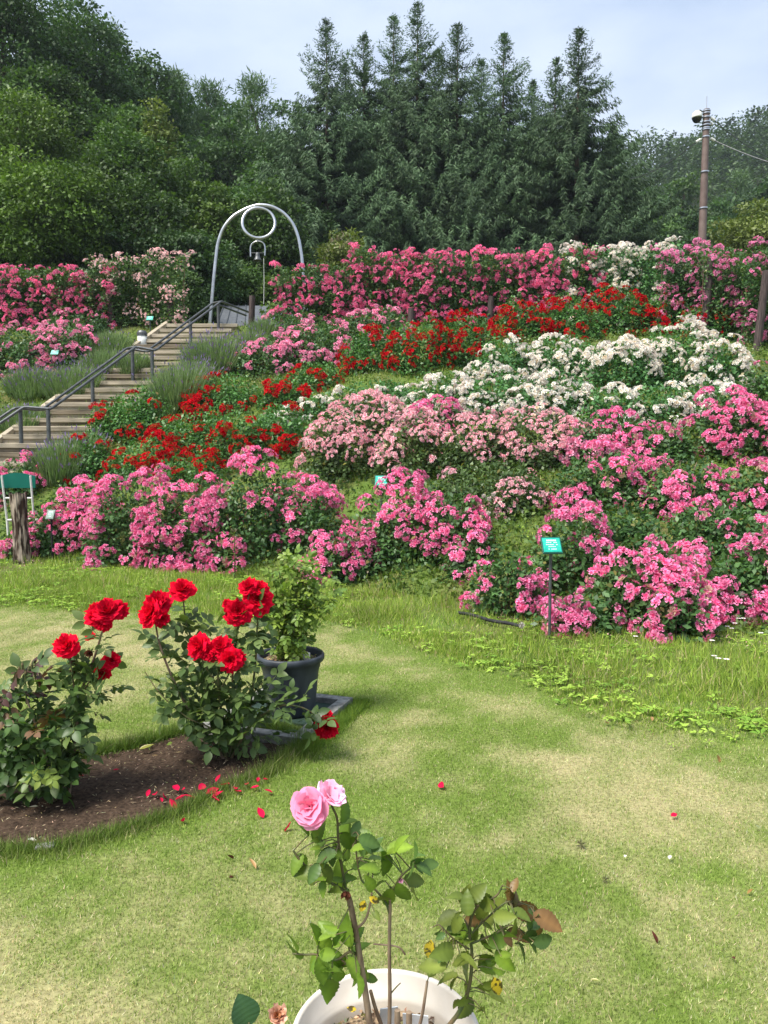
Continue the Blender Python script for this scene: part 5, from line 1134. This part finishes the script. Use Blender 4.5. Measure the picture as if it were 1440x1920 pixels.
# low leafy bush at the left border
b = RoseBush('rose_bush', 'low glossy rose bush without blooms, plum coloured young shoots on top', 'rose bush', 95, 1500, group=GF); S = b.Y/F
st = [b.stem([(100, 1505), (88, 1430), (70, 1370), (50, 1310)], .009, .004, 'cane'), b.stem([(100, 1505), (60, 1440), (20, 1390), (-20, 1350)], .008, .004, 'cane'), b.stem([(104, 1505), (110, 1430), (118, 1380)], .007, .003), b.stem([(50, 1320), (48, 1280), (45, 1252)], .004, .002), b.stem([(98, 1505), (85, 1460, -.08), (60, 1430, -.12)], .005, .003)]
for A, n in zip(st, (12, 12, 10, 4, 6)): b.leaves_on(A, n, .10, DK, LT, .2, .95)
for a in [(40, 1330, 55, 35, 24), (20, 1400, 60, 50, 30), (80, 1380, 50, 50, 30), (110, 1340, 35, 35, 12), (60, 1440, 55, 35, 24), (110, 1440, 35, 40, 16), (30, 1470, 40, 25, 8), (130, 1470, 30, 25, 7)]: b.blob(*a, .095, DK, (.08, .15, .035))
b.blob(20, 1310, 40, 40, 20, .1, DK, LT)
b.blob(75, 1400, 70, 60, 40, .095, DK, (.10, .17, .05))
b.blob(95, 1435, 30, 20, 8, .085, (.16, .22, .04), (.24, .30, .06), -.1)
b.blob(45, 1278, 35, 22, 12, .085, PLUM, (.11, .05, .04)); b.blob(55, 1350, 40, 15, 6, .10, (.12, .06, .035), (.15, .09, .04), -.12)
for i in range(7):
    a = b.W(48+i*6-18, 1262-(i % 3)*8); m = MB(); m.tube([a-[0, 0, .04], a, a+[0, 0, .012]], [.002, .006, .001], 6); m.build('flower_bud', M['stem'], b.t)
b.finish()

# fallen petals
PET = leaf_template(6, .42, -.25, .16)
def petal_mesh(sd): 
    k = np.random.default_rng(sd); V, Fc = PET; V = V*np.array([1, 1, 1.0])+k.normal(size=V.shape)*.02; V[:, 0] -= .5; V[:, 2] -= V[:, 2].min()
    return mesh_np('petal', V, Fc, M['petal'], np.tile([.66, .012, .07], (len(V), 1)), True)
PM = [petal_mesh(s) for s in range(4)]; k_ = np.random.default_rng(77)
def petal(px, py, sz, label, group=None, me=None, nm='fallen_petal', cat='petal'):
    g = G(px, py); o = obj(nm, me or PM[int(px) % 4]); o.location = (g[0], g[1], (.018 if inpoly(np.array([g[0]]), np.array([g[1]]), BED)[0] else .016)); o.rotation_euler = (k_.normal()*.5, k_.normal()*.5, k_.uniform(0, 6.28)); s = sz*g[1]/F; o.scale = (s*1.15, s*k_.uniform(.6, 1.0), s*1.1)
    tag(o, label, cat, group); return o
for i, (px, py, sz) in enumerate([(278, 1497, 14), (292, 1500, 22), (305, 1502, 20), (330, 1488, 17), (345, 1490, 14), (328, 1515, 22), (340, 1506, 20), (355, 1503, 16), (302, 1510, 12), (378, 1485, 18), (398, 1493, 22), (408, 1500, 22), (402, 1508, 18), (422, 1480, 18), (410, 1468, 14), (440, 1487, 18), (446, 1492, 14), (463, 1478, 12), (478, 1485, 16), (484, 1470, 12), (498, 1470, 14), (503, 1492, 16), (345, 1548, 18), (218, 1453, 10), (150, 1464, 12), (392, 1408, 12)]):
    petal(px, py, sz, 'loose crimson rose petal fallen near the edge of the soil bed', 'fallen crimson petals')
petal(489, 1533, 20, 'crimson petal on the lawn nearest below the petal drift'); petal(542, 1560, 20, 'crimson petal lying beside the pink blossoms'); petal(829, 1480, 18, 'single crimson petal out in the middle of the lawn'); petal(1263, 1537, 13, 'tiny dark pink petal on the right part of the lawn')
DL = [mesh_np('dry_leaf', *(lambda V, F_: (V-[.5, 0, 0], F_))(*leaf_template(6, .33, -.3, .2)), M['leaf'], np.tile(c, (18, 1)), True) for c in ((.38, .22, .09), (.10, .03, .025), (.80, .76, .68), (.55, .50, .26))]
for (px, py, sz, q, lb) in [(473, 1632, 22, 0, 'tan dry leaf on the lawn left of the pink rose'), (433, 1618, 14, 1, 'dark curled petal above the tan leaf'), (432, 1655, 14, 1, 'dark curled petal below the tan leaf'), (1256, 1618, 12, 2, 'white petal fragment alone on the lawn'), (1172, 1616, 10, 2, 'off white fragment left of the white one on the lawn'),
                            (275, 1411, 24, 3, 'pale yellow leaf at the upper edge of the soil'), (355, 1440, 18, 3, 'yellowish leaf on the soil under the full bush'), (385, 1436, 20, 3, 'pale leaf lying right under the full crimson bush'), (64, 1523, 14, 2, 'white chip on the dark soil'), (60, 1586, 14, 2, 'pale chip at the lower edge of the soil'), (89, 1503, 16, 3, 'straw coloured leaf under the low leafy bush'),
                            (1222, 1355, 12, 0, 'brown leaf near the weeds at the right'), (1408, 1682, 16, 0, 'orange brown leaf at the right of the lawn'), (1225, 1770, 22, 1, 'curled brown stalk piece on the right lawn'), (1345, 1430, 14, 0, 'pale brown leaf below the weeds by the right border'), (1420, 1560, 14, 2, 'whitish leaf at the right border of the lawn'), (1138, 1362, 10, 0, 'small brown leaf at the lawn edge'), (1375, 1808, 12, 1, 'reddish leaf scrap low right on the lawn'), (1115, 1850, 14, 3, 'straw scrap low on the lawn')]:
    petal(px, py, sz, lb, None, DL[q], 'dry_leaf', 'leaf')
for (px, py, lb) in [(1090, 1590, 'dark dry grass knot in the middle of the right lawn'), (1135, 1655, 'smaller dark grass knot below the first')]:
    g = G(px, py); k2 = np.random.default_rng(px); n = 40; D = rdir(n, .2, k2); V, Fc, c = instances(*LEAF1, frames(D, k2.normal(size=(n, 3)), np.stack([np.full(n, .028), np.full(n, .004), np.full(n, .004)], 1)*(1 if px < 1100 else .7)), np.tile([0, 0, .012], (n, 1)), None, jit((.08, .07, .04), n, .2, k2))
    o = obj('grass_knot', mesh_np('grass_knot', V, Fc, M['leaf'], np.clip(c, 0, 1)), None, (g[0], g[1], 0)); tag(o, lb, 'grass knot')

# ---------------------------------------------------------------- black pot with shrub, concrete frame
BX = P(546, 1352, 4.42)[0]; BY = 4.42
t = thing('black_pot', 'large dusty black plastic plant pot on the lawn edge', 'pot', (BX, BY, 0.02))
m = MB(); m.lathe([(0, .0), (.135, .0), (.14, .012), (.163, .24), (.168, .262), (.172, .268), (.176, .30), (.190, .305), (.197, .315), (.198, .335), (.192, .345), (.182, .345), (.176, .335), (.165, .25), (.16, .22)], 64); m.build('pot_body', M['blackpot'], t, True)
a = np.linspace(0, 6.283, 49)[:-1]; k2 = np.random.default_rng(5)
m = MB(); V = [[0, 0, .305]]; Fc = []
for j, r_ in enumerate((.05, .09, .13, .168)):
    for q in a: V.append([math.cos(q)*r_, math.sin(q)*r_, .300+k2.uniform(-.005, .008)])
V = np.array(V); m.add(V, [[0, 1+i, 1+(i+1) % 48] for i in range(48)]); m.add(V, [[1+j*48+i, 1+(j+1)*48+i, 1+(j+1)*48+(i+1) % 48, 1+j*48+(i+1) % 48] for j in range(3) for i in range(48)]); m.build('potting_mix', M['potting'], t)
n = 420; q = rdir(n, 0, k2); rr_ = np.sqrt(k2.uniform(0, 1, n))*.155; aa_ = k2.uniform(0, 6.28, n); V, Fc, c = instances(*LEAF1, frames(q*[1, 1, .3], rdir(n, 1, k2), k2.uniform(.006, .018, n)), np.stack([np.cos(aa_)*rr_, np.sin(aa_)*rr_, np.full(n, .309)+k2.uniform(0, .008, n)], 1), None, jit((.42, .32, .2), n, .4, k2))
o = obj('bark_chips', mesh_np('bark_chips', V, Fc, M['leaf'], np.clip(c, 0, 1)), t); o['kind'] = 'stuff'
b = RoseBush('potted_shrub', 'yellow green leafy shrub growing out of the black pot', 'shrub', 546, 1245, Yb=BY, z=.32)
for i in range(9):
    a = i*.7; e = (546+math.cos(a)*(28+i*3), 1060+(i*37) % 70, .06*math.sin(a)); A = b.stem([(546+math.cos(a)*12, 1250, .03*math.sin(a)), ((546+e[0])/2, 1160, e[2]*.7), e], .005, .002); b.leaves_on(A, 30, .06, (.10, .17, .03), (.24, .32, .05), .12, 1)
for a in [(548, 1075, 40, 35, 60), (590, 1075, 45, 30, 40), (520, 1110, 35, 30, 40), (556, 1130, 60, 40, 130), (550, 1180, 50, 30, 90), (560, 1215, 40, 18, 40), (615, 1120, 30, 30, 26), (505, 1160, 20, 25, 18)]: b.blob(*a, .062, (.09, .165, .03), (.22, .31, .055), 0, .12)
b.blob(556, 1130, 50, 50, 10, .05, (.45, .36, .03), (.55, .42, .04), 0, .13)
b.finish(CLEAF5)
for (px, py, wd, hh, yaw) in [(549, 1243, .032, .06, .1), (574, 1243, .05, .058, -.3)]:
    c = P(px, py, BY-.04); m = MB(); m.box((0, 0, 0), (wd, .002, hh), 0, .2); o = m.build('plant_label', M['card'], None, False, (c[0], c[1], .355)); o.rotation_euler = (0, .08, yaw)
    tag(o, 'narrow pale plastic label stuck in the black pot' if wd < .04 else 'wider pale plastic label stuck in the black pot', 'plant label')
FA, FB = G(662, 1322)[:2], G(565, 1402)[:2]; d1 = (FB-FA)/np.linalg.norm(FB-FA); d2 = np.array([d1[1], -d1[0]]); Ls = np.linalg.norm(FB-FA); Ws = .62
t = thing('concrete_frame', 'square concrete kerb frame around a dark green plate under the black pot', 'frame', (FA[0], FA[1], 0))
ang = math.atan2(d1[1], d1[0])
def fr(u, v): p_ = d1*u+d2*v; return (p_[0], p_[1])
for (u, v, lu, lv) in [(Ls/2, .035, Ls, .07), (Ls/2, Ws-.035, Ls, .07), (.035, Ws/2, .07, Ws-.141), (Ls-.035, Ws/2, .07, Ws-.141)]:
    m = MB(); c = fr(u, v); m.box((c[0], c[1], .012), (lu, lv, .07), ang); m.build('kerb', M['concrete'], t, bevel=.004)
m = MB(); c = fr(Ls/2-.1, Ws/2); m.box((c[0], c[1], .006), (Ls-.35, Ws-.142, .02), ang); m.build('cover_plate', M['darkplate'], t)
# grey stone at the lower edge of the soil
g = G(85, 1594); m = MB(); m.box((0, 0, .01), (.07, .04, .02), .2); o = m.build('flat_stone', M['concrete'], None, False, (g[0], g[1], 0), .006); tag(o, 'small flat grey stone at the lower edge of the soil bed', 'stone')

# ---------------------------------------------------------------- white pot with pink rose
WYc = 1.415; wc = P(724, 1932, WYc); WR = 178/F*math.hypot(1, 0)*(WYc*cp+(CAMZ-wc[2])*sp_)
t = thing('white_pot', 'large round white plastic pot with an inner ledge at the lower border', 'pot', (wc[0], WYc, 0))
rz = wc[2]
m = MB(); m.lathe([(0, .01), (WR*.72, .01), (WR*.74, .03), (WR*.90, rz-.06), (WR*.92, rz-.05), (WR*.985, rz-.035), (WR, rz-.02), (WR, rz-.004), (WR*.985, rz), (WR*.955, rz), (WR*.94, rz-.006), (WR*.90, rz-.045), (WR*.87, rz-.05), (WR*.865, rz-.06), (WR*.84, rz-.14)], 96); m.build('pot_body', M['whitepot'], t, True)
m = MB(); V = [[0, 0, rz-.078]]
for j, r_ in enumerate((.3, .5, .7, .86)):
    for q in np.linspace(0, 6.283, 49)[:-1]: V.append([math.cos(q)*r_*WR, math.sin(q)*r_*WR, rz-.082+k2.uniform(-.006, .008)])
V = np.array(V); m.add(V, [[0, 1+i, 1+(i+1) % 48] for i in range(48)]); m.add(V, [[1+j*48+i, 1+(j+1)*48+i, 1+(j+1)*48+(i+1) % 48, 1+j*48+(i+1) % 48] for j in range(3) for i in range(48)]); m.build('potting_mix', M['potting'], t)
n = 700; rr_ = np.sqrt(k2.uniform(0, 1, n))*WR*.82; aa_ = k2.uniform(0, 6.28, n); V, Fc, c = instances(*LEAF1, frames(rdir(n, 0, k2)*[1, 1, .3], rdir(n, 1, k2), k2.uniform(.005, .016, n)), np.stack([np.cos(aa_)*rr_, np.sin(aa_)*rr_, np.full(n, rz-.076)+k2.uniform(0, .008, n)], 1), None, jit((.25, .17, .1), n, .5, k2))
o = obj('bark_chips', mesh_np('bark_chips', V, Fc, M['leaf'], np.clip(c, 0, 1)), t); o['kind'] = 'stuff'
b = RoseBush('potted_rose', 'young rose with two pink blooms growing from the white pot', 'rose bush', 705, 1935, Yb=WYc-.02, z=rz-.1); S = b.Y/F
GA, GB = (.09, .16, .02), (.19, .28, .035)
A1 = b.stem([(695, 1930), (685, 1860), (674, 1790), (664, 1730), (656, 1690), (648, 1668)], .0065, .0055, 'cane', 'cane')
A2 = b.stem([(730, 1930), (731, 1860), (730, 1780), (731, 1720), (732, 1685)], .004, .003, 'cane', 'cane')
A3 = b.stem([(718, 1930, .02), (704, 1890, .01), (695, 1858, 0)], .004, .0035, 'cane', 'cane')
b.stem([(648, 1672), (620, 1655), (590, 1640), (562, 1612), (550, 1595)], .003, .002)
b.stem([(650, 1675), (640, 1620), (634, 1570), (632, 1535), (622, 1510)], .0028, .0022)
b.stem([(664, 1745), (685, 1725), (694, 1695), (697, 1675)], .0025, .002, 'cane')
b.stem([(732, 1690), (742, 1660), (755, 1640), (778, 1622), (792, 1618)], .0025, .0015); b.stem([(731, 1715), (722, 1690), (700, 1665), (678, 1650), (668, 1600), (668, 1560)], .0025, .0015)
b.stem([(672, 1792), (655, 1785), (630, 1800), (595, 1790), (570, 1790), (548, 1788)], .003, .0015); b.stem([(684, 1830), (660, 1815), (640, 1800)], .002, .0015)
b.stem([(786, 1925), (792, 1900), (797, 1868), (801, 1840)], .0035, .0025, 'cane'); b.stem([(731, 1865), (742, 1852), (751, 1843)], .0015, .001)
A4 = b.stem([(840, 1925), (862, 1895), (880, 1850), (885, 1790), (880, 1740), (895, 1700), (930, 1680), (942, 1660)], .0045, .0015)
b.stem([(880, 1780), (850, 1760), (825, 1735), (812, 1738)], .002, .001); b.stem([(883, 1770), (930, 1750), (960, 1735), (990, 1765)], .002, .001); b.stem([(885, 1750), (920, 1715), (955, 1690), (1000, 1700)], .002, .001); b.stem([(760, 1790), (745, 1775), (697, 1765)][:2]+[(700, 1770)], .0018, .0015, 'cane')
for (px0, py0, py1) in [(744, 1930, 1894), (766, 1930, 1898)]:
    b.stem([(px0, py0+10), (px0+1, (py0+py1)/2), (px0+1, py1)], .0062, .0058, 'cane', 'cut_cane')
LV = [] # px,py of the leaf base, length px, angle deg (0=right, 90=up), tone
def L_(*a): LV.append(a)
BLG, OLV, DKB, BRN = ((.09, .165, .02), (.17, .26, .03)), ((.095, .14, .022), (.16, .20, .04)), ((.045, .095, .022), (.08, .14, .035)), ((.13, .085, .03), (.18, .10, .04))
for a in [(640, 1545, 50, 78, BLG), (655, 1590, 62, 100, BLG), (640, 1560, 45, -50, BLG), (665, 1580, 45, -35, BLG), (690, 1590, 38, -60, DKB), (672, 1570, 40, -20, DKB), (700, 1595, 28, 60, DKB), (632, 1600, 42, 200, DKB), (618, 1590, 40, 240, DKB), (605, 1585, 38, 100, BLG), (590, 1580, 42, 70, BLG), (612, 1575, 34, 225, BLG), (598, 1620, 34, 235, DKB), (568, 1600, 40, 235, BLG), (640, 1612, 44, 160, BLG), (645, 1640, 42, 215, BLG), (660, 1630, 42, 15, BLG), (690, 1640, 30, 70, BLG), (690, 1612, 34, 0, DKB),
          (725, 1600, 50, 15, BLG), (722, 1640, 52, 88, BLG), (740, 1600, 42, 65, BLG), (745, 1655, 44, -60, BLG), (735, 1665, 40, -110, BLG), (770, 1625, 30, 40, DKB), (778, 1620, 36, -25, DKB), (790, 1625, 34, 5, DKB), (775, 1612, 32, 75, DKB), (755, 1650, 44, -10, OLV), (700, 1670, 34, 110, BLG), (640, 1668, 50, 95, BLG), (620, 1658, 46, 110, OLV), (590, 1640, 44, 180, OLV), (610, 1652, 42, 200, BLG), (705, 1690, 30, 20, OLV),
          (655, 1775, 58, 100, BLG), (620, 1780, 44, 125, BLG), (598, 1770, 42, 100, BLG), (625, 1770, 36, 60, BLG), (570, 1792, 50, 180, BLG), (600, 1790, 48, 235, BLG), (595, 1795, 48, -70, BLG), (640, 1800, 52, 240, BLG), (650, 1795, 42, -45, BLG), (660, 1790, 38, 30, BLG), (620, 1835, 60, 262, BLG), (655, 1820, 46, -30, BLG), (668, 1822, 42, -75, BLG), (590, 1820, 48, 10, BLG), (645, 1810, 44, -160, BLG), (630, 1755, 40, 150, BLG),
          (880, 1705, 50, 150, OLV), (870, 1700, 44, 80, OLV), (880, 1690, 42, 45, OLV), (860, 1712, 48, 200, OLV), (870, 1740, 46, 150, OLV), (905, 1725, 46, 100, OLV), (885, 1745, 44, 170, BLG), (865, 1765, 44, 125, OLV), (930, 1700, 44, 130, OLV), (950, 1690, 42, 80, BRN), (955, 1672, 36, 105, BRN), (960, 1700, 56, -15, BRN), (1000, 1712, 54, -20, BRN), (965, 1712, 56, -85, OLV), (930, 1700, 46, 180, OLV), (985, 1722, 36, -60, DKB), (990, 1745, 38, 10, DKB), (985, 1752, 42, -45, DKB), (1000, 1768, 40, 0, DKB), (970, 1765, 38, -60, DKB), (915, 1770, 46, 20, BLG), (930, 1780, 46, -45, BLG), (900, 1790, 54, -60, OLV), (880, 1800, 58, -100, OLV), (900, 1820, 46, -20, BLG), (860, 1830, 44, 200, OLV), (850, 1780, 50, 165, OLV), (840, 1815, 56, 185, OLV), (870, 1845, 46, -75, OLV), (895, 1850, 44, -40, OLV), (885, 1870, 44, -130, OLV), (880, 1760, 42, 60, OLV), (935, 1745, 42, 60, BLG), (950, 1745, 42, -10, BRN), (925, 1720, 40, 20, OLV), (840, 1770, 34, 230, DKB), (825, 1745, 30, 260, DKB), (905, 1750, 40, -70, OLV), (860, 1790, 40, -20, OLV), (870, 1725, 36, 0, BRN), (915, 1865, 36, -20, OLV), (905, 1895, 30, -60, OLV), (920, 1800, 50, 0, BLG)]: L_(*a)
kx = np.random.default_rng(31)
for a in list(LV): LV.append((a[0]+kx.normal()*9, a[1]+kx.normal()*9, a[2]*kx.uniform(.55, .85), a[3]+kx.choice([-1, 1])*kx.uniform(35, 80), a[4]))
n = len(LV); k2 = np.random.default_rng(12); pos = np.array([b.W(a[0], a[1], k2.normal()*.03) for a in LV]); an = np.radians([a[3] for a in LV])
D = np.stack([np.cos(an), k2.normal(size=n)*.45, np.sin(an)], 1); cl = np.array([mixc(a[4][0], a[4][1], [k2.uniform()])[0] for a in LV])
sv, sf, sc_ = serrate(); V, Fc, c = instances(sv, sf, frames(D, np.tile([0, -.4, .85], (n, 1))+k2.normal(size=(n, 3))*.5, np.array([a[2] for a in LV])*S*1.12), pos, sc_, cl)
obj('foliage', mesh_np('foliage', V, Fc, M['leaf'], np.clip(c, 0, 1), True), b.t)
m = MB()
for p_, d_ in zip(pos, D):
    A_ = min((A for A in b.paths), key=lambda A: np.min(np.linalg.norm(A-p_, axis=1))); q = A_[np.argmin(np.linalg.norm(A_-p_, axis=1))]
    m.tube([q, (q+p_)/2+[0, 0, .003], p_+d_*.003], .0011, 4)
ls_ = m.build('leaf_stalks', M['stem'], b.t); ls_['kind'] = 'stuff'
SP = mat_attr('spotted', .5, .3, .1); 
nn_ = SP.node_tree; bs = nn_.nodes['Principled BSDF']; vo = nn_.nodes.new('ShaderNodeTexNoise'); vo.inputs['Scale'].default_value = 130; vr = nn_.nodes.new('ShaderNodeValToRGB'); vr.color_ramp.elements[0].position = .42; vr.color_ramp.elements[1].position = .5; vr.color_ramp.elements[0].color = (.05, .025, .005, 1); vr.color_ramp.elements[1].color = (.60, .42, .02, 1)
tcn = nn_.nodes.new('ShaderNodeTexCoord'); nn_.links.new(tcn.outputs['Object'], vo.inputs[0]); nn_.links.new(vo.outputs[0], vr.inputs[0]); nn_.links.new(vr.outputs[0], bs.inputs['Base Color'])
for (px, py, ln, ag) in [(808, 1762, 34, 262), (925, 1832, 36, -70), (684, 1688, 22, 250), (692, 1682, 20, -30), (668, 1893, 16, 170)]:
    a = math.radians(ag); V, Fc, c = instances(*leaf_template(7, .27, .15, .08), frames(np.array([[math.cos(a), 0, math.sin(a)]]), np.array([[0, -.8, .5]]), np.array([ln*S*1.2])), np.array([b.W(px, py, -.03)]), None, None)
    o = obj('spotted_leaf', mesh_np('spotted_leaf', V, Fc, SP, c, True), b.t); o['label'] = 'yellow leaf with black spots'
place_bloom(b.t, PINKB[0], b.org, P(581, 1512, b.Y-.03), 35*S*1.08, (-.25, -.9, .3), label='open warm pink bloom', sq=.9); place_bloom(b.t, PINKB[1], b.org, P(619, 1492, b.Y+.0), 29*S*1.08, (.45, -.45, .8), label='paler pink bloom seen from the side', sq=.9)
place_bloom(b.t, WB, b.org, P(651, 1672, b.Y-.03), 11*S*1.4, (-.2, -.5, -.6), 'withered_blossom')
m = MB(); q = b.W(967, 1688); m.tube([q-[0, 0, .012], q, q+[0, 0, .010], q+[0, 0, .018]], [.002, .0065, .004, .0008], 8); m.build('flower_bud', M['stem'], b.t, True)
place_bloom(b.t, PINKB[1], b.org, P(751, 1653, b.Y), 6*S, (0, -.3, 1), 'flower_bud')
for (px, py, wd, hh, yaw) in [(727, 1907, .035, .05, .2), (780, 1918, .05, .045, -.15)]:
    c = P(px, py, WYc+.02); m = MB(); m.box((0, 0, 0), (wd, .002, hh+.05), 0, .25); o = m.build('plant_label', M['card'], None, False, (c[0], c[1], c[2]-.02)); o.rotation_euler = (0, 0, yaw)
    tag(o, 'white label card between the canes in the white pot' if px < 750 else 'white label card behind the cut canes in the white pot', 'plant label')
# plant whose top leaf and spent bloom reach in at the lower border
NY = .98; b = RoseBush('rose_plant', 'rose top with one dark round leaf and a withered bloom at the lower border', 'rose bush', 490, 2250, Yb=NY, z=0.0); S = NY/F
b.stem([(500, 2600), (505, 2200), (510, 2000), (516, 1915)], .005, .003); b.stem([(506, 2100), (485, 1990), (468, 1925), (466, 1918)], .003, .0015)
sv, sf, sc_ = serrate(25, .46, .12, .10, .02); V, Fc, c = instances(sv, sf, frames(np.array([[-.35, .1, .8]]), np.array([[.15, -.9, .5]]), np.array([62*S])), np.array([b.W(470, 1922)]), sc_, np.array([[.035, .085, .035]]))
obj('leaf', mesh_np('leaf', V, Fc, M['leaf'], c, True), b.t)
WB2 = big_bloom('withered_bloom', 1, (.45, .16, .03), (.70, .42, .30), 10, ((6, 1.0, 50, 1), (6, .85, 62, 1), (5, .6, 72, 1), (4, .4, 80, 1)), .22)
place_bloom(b.t, WB2, b.org, P(520, 1905, NY), 24*S, (.1, -.5, .7), 'withered_blossom', sq=1.0)
b.blob(505, 2150, 60, 70, 14, .10, DK, LT, 0, .08); b.finish()

# ---------------------------------------------------------------- air
hm = bpy.data.materials.new('haze'); hm.use_nodes = True; n_ = hm.node_tree.nodes; n_.remove(n_['Principled BSDF'])
pv = n_.new('ShaderNodeVolumePrincipled'); pv.inputs['Density'].default_value = .00038; pv.inputs['Color'].default_value = (.82, .90, 1, 1); pv.inputs['Anisotropy'].default_value = .2
hm.node_tree.links.new(pv.outputs[0], n_['Material Output'].inputs['Volume'])
m = MB(); m.box((0, 400, 59), (1700, 1200, 126)); o = m.build('haze', hm); o['kind'] = 'stuff'
